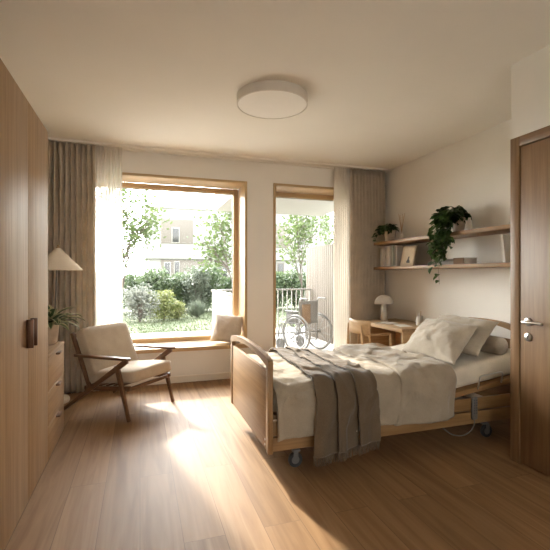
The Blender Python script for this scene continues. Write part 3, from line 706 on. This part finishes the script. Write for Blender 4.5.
m = Matrix.Translation((1.99, 0, .352)) @ Matrix.Rotation(-.125, 4, 'Y')
obj('raised_platform', B(0, .83, by0+.01, by1-.01, -.018, .018, .004, m), M['oakX'], t, True)
bm = NB()
for y in (by0+.12, by1-.12): box(bm, .78, 2.83, y-.02, y+.02, .20, .24, .004)
for x in (.95, 1.5, 2.1, 2.47): box(bm, x-.02, x+.02, by0+.05, by1-.05, .20, .24, .004)
obj('steel_frame', bm, M['palemetal'], t, True)
for x in (.95, 2.47):
    for y in (2.44, 3.24):
        c = obj('castor', NB() if False else box(tube(NB(), [(x, y, .12), (x, y, .21)], .012, 12), x-.032, x+.02, y-.016, y+.016, .098, .112, .004), M['greyplastic'], t, True)
        wx = x-.012 if x < 2 else x+.01
        rt = Matrix.Translation((wx, y, .046)) @ Matrix.Rotation(PI/2, 4, 'X')
        obj('wheel', lathe(NB(), [(.026, -.009), (.044, -.013), (.046, -.008), (.046, .008), (.044, .013), (.026, .009), (.026, -.009)], 30, mtx=rt), M['rubber'], c, True)
        bm = lathe(NB(), [(0, -.012), (.026, -.009), (.026, .009), (0, .012)], 30, mtx=rt); box(bm, wx-.016, wx+.016, y-.018, y-.014, .03, .105, .003); box(bm, wx-.016, wx+.016, y+.014, y+.018, .03, .105, .003)
        obj('fork', bm, M['greyplastic'], c, True)
bm = tube(NB(), [(2.31, by0+.002, .40), (2.31, by0-.012, .47), (2.315, by0-.014, .487), (2.33, by0-.014, .495), (2.50, by0-.014, .512), (2.518, by0-.014, .508), (2.525, by0-.012, .495), (2.525, by0+.002, .43)], .0055, 10)
obj('mattress_bracket', bm, M['chrome'], t, True)

# mattress: rounded section swept along x with the head part raised
def zoff(x): 
    d = max(0.0, x-1.93); return .125*d*min(1, d/.12+.0) if d > 0 else 0.0
def rsec(k, n, y0, y1, z0, z1, r):
    P = []
    cs = [(y1-r, z1-r, 0), (y0+r, z1-r, PI/2), (y0+r, z0+r, PI), (y1-r, z0+r, 1.5*PI)]
    for cy, cz, a0 in cs:
        for i in range(6): a = a0+i/5*PI/2; P.append((cy+r*math.cos(a), cz+r*math.sin(a)))
    return P
bm = NB(); rings = []; xs = [.775]+[.79+i*(2.80-.79)/40 for i in range(41)]+[2.815]
for i, x in enumerate(xs):
    k = .02 if i in (0, len(xs)-1) else 0
    rings.append([bm.verts.new((x, y, z+zoff(x))) for y, z in rsec(0, 0, 2.375+k, 3.305-k, .370+k, .525-k, .045)])
for A, C in zip(rings, rings[1:]):
    for k in range(len(A)): bm.faces.new((A[k], C[k], C[(k+1) % len(A)], A[(k+1) % len(A)]))
bm.faces.new(rings[0]); bm.faces.new(rings[-1][::-1]); bmesh.ops.recalc_face_normals(bm, faces=bm.faces[:])
mt = thing('mattress', 'mattress in a fitted cream sheet on the care bed', 'mattress', (1.8, 2.84, .37))
obj('fitted_sheet', bm, M['sheet'], mt, True, smooth=1.0)

ZT, YNR, YFR, RR = .542, 2.318, 3.362, .065
Q = PI/2*RR; TW = YFR-YNR-2*RR
def path(s):
    if s < 0: return YNR, ZT-RR+s, -1, 0
    if s < Q: a = s/RR; return YNR+RR-RR*math.cos(a), ZT-RR+RR*math.sin(a), -math.cos(a), math.sin(a)
    if s < Q+TW: return YNR+RR+s-Q, ZT, 0, 1
    if s < 2*Q+TW: a = (s-Q-TW)/RR; return YFR-RR+RR*math.sin(a), ZT-RR+RR*math.cos(a), math.sin(a), math.cos(a)
    return YFR, ZT-RR-(s-2*Q-TW), 1, 0
SEND = 2*Q+TW
def wrinkle(x, s, amp=1.0):
    k = .020*fbm((x*3.1, s*2.6, 1.7), 5)+.007*math.sin(16*x+6*fbm((x*2, s*2, 4), 3)+s*4)+.006*abs(fbm((x*7, s*7, 2), 4))
    if s < .05:
        hg = min(1, (.05-s)/.12); k += hg*(.012*math.sin(x*17+2*fbm((x*3, 0, 2), 2))+.008*fbm((x*6, s*2, 9), 3))+.006*hg
    k += .010*math.exp(-((fbm((x*1.6+3, s*1.3, 5), 3)-.05)/.05)**2)
    r1 = noise.noise(Vector((x*5+s*2, s*5-x*2, 3.3))); r2 = noise.noise(Vector((x*9, s*6+x*4, 8.1)))
    k += .007*(1-min(1, abs(r1)*3.5))**2+.003*(1-min(1, abs(r2)*3))**2
    return (k-.009)*amp
def duv(x, s, off, amp=1.0, flare=0.0):
    y, z, ny, nz = path(s); d = off+wrinkle(x, s, amp)
    return Vector((x, y+ny*d, z+nz*d+zoff(x)*(1 if s > -.05 else .7)))
def duvet_fn(u, v):
    x = .775+(2.055-.775)*u; lo = -(ZT-RR-.238)+.010*math.sin(x*9)+.006*fbm((x*5, 0, 0), 2)
    s = lo+(SEND-2*lo)*v if False else lo+(SEND-lo-lo)*v
    p = duv(x, s, .004)
    if u < .03: p.z -= .012*(1-u/.03)
    p.x += .012*fbm((s*4, 3, 1), 3)*u
    return p
dv = thing('duvet', 'oat linen duvet spread over the care bed', 'duvet', (1.4, 2.84, .56))
bm = NB(); grid(bm, duvet_fn, 110, 130)
o = obj('duvet_cover', bm, M['linen'], dv, True, smooth=2); solid(o, .018, -1)
bpy.data.objects[o.name].data.flip_normals()
def fold_fn(u, v):
    x = 1.68+(2.06-1.68)*u; lo = -(ZT-RR-.236)
    s = lo+(SEND-2*lo)*v
    p = duv(x+.10*0, s, .014+.016*math.sin(PI*min(1, u*1.0))**.5, 1.1)
    p.x += .025*fbm((s*3, 8, 1), 3)-.10*max(0, min(1, (.35-s)/.8))*(1-u)+.02*math.sin(s*5)
    return p
bm = NB(); grid(bm, fold_fn, 34, 130); o = obj('turned_back_edge', bm, M['linen'], dv, True, smooth=2); o.data.flip_normals(); solid(o, .022, -1)

# throw with three overlapping folds
th = thing('throw_blanket', 'taupe wool throw with fringe laid across the foot of the bed', 'blanket', (1.26, 2.84, .58))
LO = -(ZT-RR-.128)
def throw_pt(k, u, s, extra=0.0):
    x = 1.010+.136*k+.172*u
    sk = .05*math.sin((s-.1)*1.6) if s > 0 else .0
    rise = .026+.026*(1-u)**1.3+.006*math.sin(PI*min(1, u*1.3))
    p = duv(x+sk, max(s, -.20), rise+extra, 1.0)
    if s < -.20: p.z += (s+.20)
    p.x = x+sk+.008*fbm((s*3, k*2, 6), 2)+(.02*(k-1)*min(1, -s/.3) if s < 0 else 0)
    if s < 0: p.y -= .006*math.sin(u*5+k)*min(1, -s/.2)
    return p
for k in range(3):
    bm = NB(); lo = LO+(0, .012, .022)[k]; grid(bm, lambda u, v: throw_pt(k, u, lo+(SEND+.22-lo)*v), 22, 150)
    o = obj('folded_layer', bm, M['throw'], th, True, smooth=2); o.data.flip_normals(); solid(o, .009, -1)
    bm = NB(); rnd = random.Random(2+k)
    for i in range(34):
        u = i/33; p = throw_pt(k, u, lo+.006)+Vector((0, .004, 0)); q = p+Vector((rnd.uniform(-.006, .006), rnd.uniform(-.005, .004), -.035)); r_ = q+Vector((rnd.uniform(-.008, .008), rnd.uniform(-.004, .004), -.030))
        tube(bm, [p, q, r_], [.0030, .0028, .0014], 5)
    tag(obj('fringe', bm, M['throw'], o, True), kind='stuff')

# pillows and bolster
def zbed(x): return .528+zoff(x)
def bed_pillow(bm, loc, wd, up, label):
    x = Vector(wd).normalized(); y = Vector(up).normalized(); z = x.cross(y).normalized()
    bmesh.ops.transform(bm, matrix=Matrix((x, y, z)).transposed().to_4x4(), verts=bm.verts)
    o = tag(obj('pillow', bm, M['pillow'], smooth=2), label, 'pillow', 'bed pillows'); o.location = loc
bed_pillow(pillow_bm(.58, .50, .17, 5, wr=.014), (2.26, 2.70, .712), (.05, -1, -.01), (.385, .185, .22), 'front linen pillow, nearest the duvet')
bed_pillow(pillow_bm(.66, .50, .14, 9, wr=.014), (2.49, 2.755, .742), (.02, -1, 0), (.38, .18, .20), 'rear linen pillow, propped behind the front one')
bm = NB(); P = []
def bol(u, v):
    y = 2.405+.80*u; a = 2*PI*v; e = min(u, 1-u)*.80; r = .068*min(1, (1-(1-min(1, e/.03))**2)**.5+.02)
    r *= 1+.03*math.sin(9*a+y*3)*0+.04*fbm((y*5, math.cos(a), math.sin(a)), 3)
    return Vector((2.615+r*math.cos(a), y, .676+r*math.sin(a)))
grid(bm, bol, 60, 26, True); bmesh.ops.recalc_face_normals(bm, faces=bm.faces[:])
tag(obj('bolster', bm, M['pillow'], smooth=2), 'round cylindrical bolster at the head of the bed', 'bolster')

# hand control hung on the rail
t = thing('bed_hand_control', 'grey corded hand control hooked on the bed side rail', 'remote control', (2.262, by0-.014, .19))
bm = B(-.024, .024, -.012, .010, 0, .160, .010, None, 3); obj('handset', bm, M['greyplastic'], t)
bm = NB()
for r in range(6):
    for c in (-1, 1): box(bm, c*.010-.005, c*.010+.005, -.0145, -.0115, .045+r*.018, .045+r*.018+.010, .001)
obj('buttons', bm, M['darkgrey'], t)
bm = box(NB(), -.008, .008, .008, .013, .10, .155, .001); obj('hook', bm, M['greyplastic'], t)
pts = [(0, 0, .005), (0, 0, -.03), (-.02, .01, -.08), (-.07, .03, -.115), (-.14, .05, -.110), (-.20, .07, -.07), (-.24, .10, -.02), (-.25, .14, .03)]
def cr(P, n=6):
    P = [Vector(p) for p in P]; o = []
    for i in range(len(P)-1):
        a, b, c, d = P[max(i-1, 0)], P[i], P[i+1], P[min(i+2, len(P)-1)]
        for k in range(n):
            s = k/n; o.append(.5*((2*b)+(c-a)*s+(2*a-5*b+4*c-d)*s*s+(-a+3*b-3*c+d)*s**3))
    return o+[P[-1]]
obj('cable', tube(NB(), cr(pts), .0035, 8), M['greyplastic'], t)

# ------------------------------------------------------------------ outside: terrace
struct('terrace_paving', B(-9, 9, 5.22, 9.15, -.15, -.02), M['paving'])
struct('balcony_slab', B(1.37, 3.6, 5.22, 7.85, 2.45, 2.78, .01), M['fascia'])
struct('lawn', B(-60, 70, 9.15, 90, -.3, -.05), M['lawn'])
struct('outer_ground', B(-60, 70, -60, 5.0, -.5, -.3), M['paving'])
t = thing('side_screen', 'low pale panel screen on the left side of the balcony', 'screen', (1.33, 6.6, -.02))
obj('panel', B(1.31, 1.35, 5.35, 7.84, .05, .90, .003), plain('screen_panel', (0.085, 0.077, 0.068), .7, var=.02), t, True)
obj('cap_rail', B(1.295, 1.365, 5.33, 7.86, .90, .94, .004), M['slat'], t, True)
bm = NB(); bm.free()
for yy in (5.4, 7.74): obj('foot', B(1.31, 1.35, yy, yy+.04, -.02, .05), M['palemetal'], t, True)
t = thing('privacy_wall', 'tall pale vertical-slat privacy wall beside the wheelchair', 'fence', (3.32, 6.5, -.02))
obj('backing', B(3.31, 3.34, 5.25, 7.85, -.02, 1.76), M['slat'], t, True)
y = 5.27
k = 0
while y < 7.84 and k < 60:
    obj('slat', B(3.275, 3.31, y, y+.062, -.02, 1.78, .004), M['slat'], t, True); y += .082; k += 1
t = thing('railing', 'white metal railing with thin balusters across the balcony', 'railing', (2.3, 7.62, -.02))
obj('top_rail', B(1.38, 3.26, 7.60, 7.64, .92, .95, .004), M['fascia'], t, True)
obj('bottom_rail', B(1.38, 3.26, 7.605, 7.635, .06, .09, .003), M['fascia'], t, True)
for k in range(20): obj('baluster', B(1.42+.096*k-.009, 1.42+.096*k+.009, 7.611, 7.629, .085 if k % 6 else -.02, .925, .002), M['fascia'], t, True)

# ------------------------------------------------------------------ wheelchair
def wheelchair():
    t = thing('wheelchair', 'folding wheelchair parked on the balcony beyond the glass door', 'wheelchair', (2.60, 6.19, -.02), math.radians(114.3))
    for s in (-1, 1):
        y = s*.265; rt = Matrix.Translation((0, y, .305)) @ Matrix.Rotation(PI/2, 4, 'X')
        wl = obj('drive_wheel', lathe(NB(), [(.278, -.014), (.296, -.019), (.305, 0), (.296, .019), (.278, .014), (.272, 0), (.278, -.014)], 60, mtx=rt), plain('tyre_grey', (0.17, 0.16, 0.15), .6), t)
        obj('hand_rim', lathe(NB(), [(.255+.007*math.cos(a*PI/4), -s*.030+.007*math.sin(a*PI/4)) for a in range(9)], 50, mtx=rt), M['palemetal'], wl)
        bm = lathe(NB(), [(0, -.03), (.022, -.03), (.022, .03), (0, .03)], 20, mtx=rt)
        for k in range(20):
            a = 2*PI*k/20; a2 = a+(.45 if k % 2 else -.45)
            tube(bm, [(.02*math.cos(a), y+(.02 if k % 4 < 2 else -.02), .305+.02*math.sin(a)), (.285*math.cos(a2), y, .305+.285*math.sin(a2))], .0022, 5)
        obj('spokes', bm, M['palemetal'], wl)
        yy = s*.215
        bm = tube(NB(), cr([(-.155, yy, .86), (-.10, yy, .865), (-.045, yy, .855), (-.02, yy, .80), (-.01, yy, .45), (0, yy, .16)]), .011, 10)
        tube(bm, [(-.01, yy, .46), (.36, yy, .455), (.43, yy, .40), (.47, yy, .20)], .011, 10); tube(bm, [(0, yy, .17), (.38, yy, .17), (.40, yy, .44)], .010, 10)
        tube(bm, [(.0, y*.85, .305), (0, y, .305)], .012, 10)
        obj('side_frame', bm, M['palemetal'], t)
        obj('push_grip', tube(NB(), [(-.19, yy, .856), (-.10, yy, .865)], .016, 12), M['greyplastic'], t)
        obj('armrest', B(.0, .29, y*.86-.022, y*.86+.022, .635, .662, .010), M['greyplastic'], t)
        bm = tube(NB(), [(.27, yy, .455), (.27, yy, .64)], .009, 8); box(bm, .01, .26, yy-.003, yy+.003, .46, .63, .002); obj('skirt_guard', bm, M['greyfab'], t)
        rt = Matrix.Translation((.40, s*.235, .095)) @ Matrix.Rotation(PI/2, 4, 'X')
        c = obj('front_castor', lathe(NB(), [(0, -.006), (.07, -.008), (.078, -.014), (.095, -.012), (.095, .012), (.078, .014), (.07, .008), (0, .006)], 36, mtx=rt), M['greyplastic'], t)
        obj('fork', tube(tube(NB(), [(.40, s*.235-.022, .095), (.375, s*.235-.022, .19)], .006, 8), [(.40, s*.235+.022, .095), (.375, s*.235+.022, .19), (.375, s*.235-.022, .19)], .006, 8), M['palemetal'], c)
        obj('footplate', B(.46, .60, s*.12-.07, s*.12+.07, .14, .152, .004), M['greyplastic'], t)
    bm = NB(); grid(bm, lambda u, v: Vector((.0+.40*u, -.205+.41*v, .462-.02*math.sin(PI*v))), 6, 10); o = obj('seat', bm, M['greyfab'], t); solid(o, .012, 0)
    bm = NB(); grid(bm, lambda u, v: Vector((-.028-.02*math.sin(PI*v), -.205+.41*v, .45+.37*u)), 6, 10); o = obj('backrest', bm, M['greyfab'], t); solid(o, .012, 0)
    bm = NB(); grid(bm, lambda u, v: Vector((-.062-.012*math.sin(PI*v), -.0+.20*v, .47+.30*u)), 4, 6); o = obj('back_pocket', bm, M['tanfab'], t); solid(o, .010, 0)
    bm = tube(NB(), [(.2, -.21, .45), (.2, .21, .17)], .010, 8); tube(bm, [(.22, .21, .45), (.22, -.21, .17)], .010, 8); tube(bm, [(0, -.265, .305), (0, .265, .305)], .010, 8)
    obj('cross_brace', bm, M['palemetal'], t)
wheelchair()

# ------------------------------------------------------------------ garden
def quads(V, F, p, L, wd, rnd, up=0.0):
    d = Vector((rnd.gauss(0, 1), rnd.gauss(0, 1), rnd.gauss(0, .7)+up)).normalized(); s = d.cross(Vector((rnd.gauss(0, 1), rnd.gauss(0, 1), rnd.gauss(0, 1)))).normalized()
    n = len(V); p = Vector(p)
    V += [tuple(p), tuple(p+d*L*.5+s*wd*.5), tuple(p+d*L), tuple(p+d*L*.5-s*wd*.5)]; F.append((n, n+1, n+2, n+3))
def shrub(name, label, cat, loc, r, h, n, mat, seed, group=None, L=.09, wd=.045, up=.3, spiky=False):
    rnd = random.Random(seed); V, F = [], []; st = NB(); t = thing(name, label, cat, loc, 0, group)
    nb = 16
    for k in range(nb):
        th = 2*PI*k/nb+rnd.uniform(-.2, .2); e = rnd.uniform(.1, 1); q = Vector((r*.8*e*math.cos(th), r*.8*e*math.sin(th), h*(.75+.2*rnd.random())*(1-.35*e)))
        tube(st, [(0, 0, 0), q*.5+Vector((0, 0, h*.1)), q], [.012, .008, .003], 5)
    lobes = [(rnd.uniform(-.5, .5)*r, rnd.uniform(-.5, .5)*r, rnd.uniform(.45, .78)*h, rnd.uniform(.35, .6)) for _ in range(9)]
    for k in range(n):
        lx, ly, lz, lr = rnd.choice(lobes); th = rnd.uniform(0, 2*PI); c = rnd.uniform(-1, 1); rr = (rnd.uniform(.35, 1))**.5
        sn = math.sqrt(1-c*c); p = Vector((lx+lr*r*rr*sn*math.cos(th), ly+lr*r*rr*sn*math.sin(th), max(.03, lz+lr*h*.55*rr*c)))
        if k % 4 == 0: p.z *= rnd.uniform(.1, .8)
        if spiky:
            d = Vector((p.x/r, p.y/r, 1.0+rnd.random())).normalized(); s = Vector((-d.y, d.x, 0)).normalized()*wd; nn = len(V); b0 = p*.5; tip = p+d*L
            V += [tuple(b0-s*.5), tuple(b0+s*.5), tuple(tip)]; F.append((nn, nn+1, nn+2))
        else: quads(V, F, p, L*rnd.uniform(.7, 1.3), wd, rnd, up)
    obj('stems', st, M['bark'], t); mesh_obj('foliage', V, F, [mat], t); return t
# hedge
proto = shrub('hedge_shrub', 'dark green shrub in the clipped row behind the lawn', 'shrub', (-6, 14.6, -.05), .75, 1.42, 2600, M['hedge_leaf'], 21, 'hedge shrubs along the lawn', .12, .06, .5)
proto2 = shrub('hedge_shrub', 'dark green shrub in the clipped row behind the lawn', 'shrub', (-5.2, 14.6, -.05), .75, 1.42, 2600, M['hedge_leaf'], 22, 'hedge shrubs along the lawn', .13, .06, .9)
rnd = random.Random(5); x = -3.6; k = 0
while x < 9.5:
    o = proto if k == 0 else proto2 if k == 1 else copy_tree(proto if k % 2 else proto2)
    o.location = (x, 14.6+rnd.uniform(-.35, .35), -.05); o.rotation_euler = (0, 0, rnd.uniform(0, 6)); s = rnd.uniform(.92, 1.12); o.scale = (s, s, s*rnd.uniform(.92, 1.08)); x += rnd.uniform(.75, .9); k += 1
def at(px, Yw):
    tt = (px-275)/410; return Yw*(.3127+.9499*tt)/(.9499-.3127*tt)
shrub('flowering_shrub', 'silvery white flowering shrub at the left of the lawn', 'shrub', (at(140, 11.6), 11.6, -.05), .50, .95, 2400, M['white_leaf'], 31, None, .09, .035, .6)
shrub('yellow_shrub', 'yellow-green rounded shrub beside the white flowering shrub', 'shrub', (at(164, 11.9), 11.9, -.05), .45, .85, 2000, M['lime_leaf'], 32, None, .08, .04, .6)
shrub('low_shrub', 'low lime shrub in front of the hedge middle', 'shrub', (at(178, 12.0), 12.0, -.05), .36, .52, 1200, M['lime_leaf'], 34, None, .07, .035, .4)
shrub('grass_clump', 'grey-green spiky grass clump before the hedge', 'plant', (at(197, 12.3), 12.3, -.05), .42, .45, 500, M['grey_leaf'], 33, None, .22, .02, 1, True)
shrub('round_shrub', 'light green bushy shrub rising from the hedge centre', 'shrub', (at(197, 14.0), 14.0, -.05), .60, 1.6, 2600, M['grey_leaf'], 35, None, .10, .05, .8)
# grass blades
V, F = [], []; rnd = random.Random(9)
for k in range(7000):
    yv = 9.2+(rnd.random()**1.3)*5.2; xv = rnd.uniform(-1.5, 4)*yv/8.4; hh = rnd.uniform(.02, .05); a = rnd.uniform(0, PI); n = len(V); dx, dy = .012*math.cos(a), .012*math.sin(a)
    V += [(xv-dx, yv-dy, -.052), (xv+dx, yv+dy, -.052), (xv+rnd.uniform(-.03, .03), yv+rnd.uniform(-.03, .03), -.05+hh)]; F.append((n, n+1, n+2))
tag(mesh_obj('grass', V, F, [M['grass']]), 'short green lawn grass beyond the terrace', 'grass', kind='stuff')

def tree(label, loc, h, trunk, seed, nleaf, spread, L=.10, first=.25, R=1.25, mat=None, dens=.20):
    rnd = random.Random(seed); bmt = NB(); tips = []; t = thing('garden_tree', label, 'tree', loc)
    def br(p, d, ln, r, lev):
        pts = [p]; q = p.copy(); dd = d.copy()
        for i in range(4):
            dd = (dd+Vector((rnd.gauss(0, .13), rnd.gauss(0, .13), rnd.gauss(.03, .08)))).normalized(); q = q+dd*ln/4; pts.append(q.copy())
        tube(bmt, pts, [r*(1-.14*i) for i in range(5)], 7 if lev < 2 else 4)
        if lev >= 1: tips.extend(pts[1:])
        if lev < 3:
            for k in range(4 if lev < 2 else 3):
                a = rnd.uniform(0, 2*PI); u, v = frame_at(dd); nd = (dd*.9+(u*math.cos(a)+v*math.sin(a))*spread).normalized()
                br(pts[rnd.choice((2, 3, 4)) if k else 4], nd, ln*rnd.uniform(.62, .8), r*.55, lev+1)
    for s in range(trunk):
        a = 2*PI*s/max(1, trunk)+seed; d = Vector((math.cos(a)*.22, math.sin(a)*.22, 1)).normalized() if trunk > 1 else Vector((.05, 0, 1)).normalized()
        br(Vector((0, 0, 0)), d, h*first, .045 if trunk > 1 else .07, 0)
    far = max(math.hypot(p.x, p.y) for p in tips); k_ = min(1.0, R/far); top_ = max(p.z for p in tips); kz = h/top_
    for v in bmt.verts: v.co.x *= k_; v.co.y *= k_; v.co.z *= kz
    tips = [Vector((p.x*k_, p.y*k_, p.z*kz)) for p in tips if p.z*kz > h*.3]
    obj('trunk', bmt, M['bark'], t)
    V, F = [], []
    for k in range(nleaf):
        p = rnd.choice(tips)+Vector((rnd.gauss(0, dens), rnd.gauss(0, dens), rnd.gauss(0, dens*.7))); quads(V, F, p, L*rnd.uniform(.7, 1.2), L*.55, rnd)
    mesh_obj('crown', V, F, [mat or M['tree_leaf']], t)
tree('airy light green tree seen at the left of the large window', (at(118, 13.2), 13.2, -.05), 4.4, 3, 3, 1900, .62, .14, .27, 1.35)
tree('airy light green tree seen at the right of the large window', (at(238, 12.6), 12.6, -.05), 4.3, 3, 14, 1800, .62, .14, .27, 1.25)
tree('slender forked tree seen through the balcony door', (at(303, 13.4), 13.4, -.05), 4.4, 2, 8, 1500, .60, .14, .30, 1.6)
tree('pale distant tree behind the balcony privacy wall', (at(345, 19), 19, -.05), 5.0, 3, 17, 2500, .6, .16, .30, 2.0)

# ------------------------------------------------------------------ building across the garden
BY = 32.0
def wz(py, px): 
    tt = (px-275)/410; zc = BY/(.9499-.3127*tt); return 1.22+(275-py)*zc/410
t = thing('apartment_building', 'white two-storey building with timber panels across the garden', 'building', ((at(120, BY)+at(330, BY))/2, BY+4, -.05))
xa, xb = at(146, BY), at(330, BY)
zr = wz(209.5, 190)
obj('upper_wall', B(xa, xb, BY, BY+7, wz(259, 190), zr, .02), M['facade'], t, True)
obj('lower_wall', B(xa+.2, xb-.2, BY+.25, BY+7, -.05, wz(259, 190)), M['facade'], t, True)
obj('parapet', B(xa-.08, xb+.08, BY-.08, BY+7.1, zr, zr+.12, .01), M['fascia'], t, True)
def fw(x0, x1, y0, y1, yy, mat, d=.05, name='timber_panel', par=None):
    return obj(name, B(at(x0, BY), at(x1, BY), yy-d, yy, wz(y1, 190), wz(y0, 190), .005), mat, par or t, True)
fw(161, 193, 220, 244, BY+.0, M['facwood']); w1 = fw(171.5, 179.5, 228, 243.5, BY-.051, M['fascia'], .05, 'window')
fw(172.3, 178.7, 229, 242.7, BY-.102, M['darkglass'], .01, 'pane', w1)
fw(161, 212, 260, 286, BY+.24, M['facwood']); w2 = fw(164, 171, 262, 284, BY+.18, M['fascia'], .05, 'window'); fw(165, 170, 263, 283, BY+.12, M['darkglass'], .01, 'pane', w2)
w2 = fw(174, 180, 261, 284, BY+.18, M['fascia'], .05, 'window'); fw(174.7, 179.3, 262, 283, BY+.12, M['darkglass'], .01, 'pane', w2)
w2 = fw(216, 229, 261, 278, BY+.24, M['facwood'], .05, 'window'); fw(218, 222, 265, 277, BY+.18, M['darkglass'], .01, 'pane', w2); fw(223.5, 227.5, 265, 277, BY+.18, M['darkglass'], .01, 'pane', w2)
fw(276, 290, 222, 246, BY+.0, M['facwood']); w2 = fw(278, 285, 262, 278, BY+.24, M['facwood'], .05, 'window'); fw(279, 284, 263, 277, BY+.18, M['darkglass'], .01, 'pane', w2)
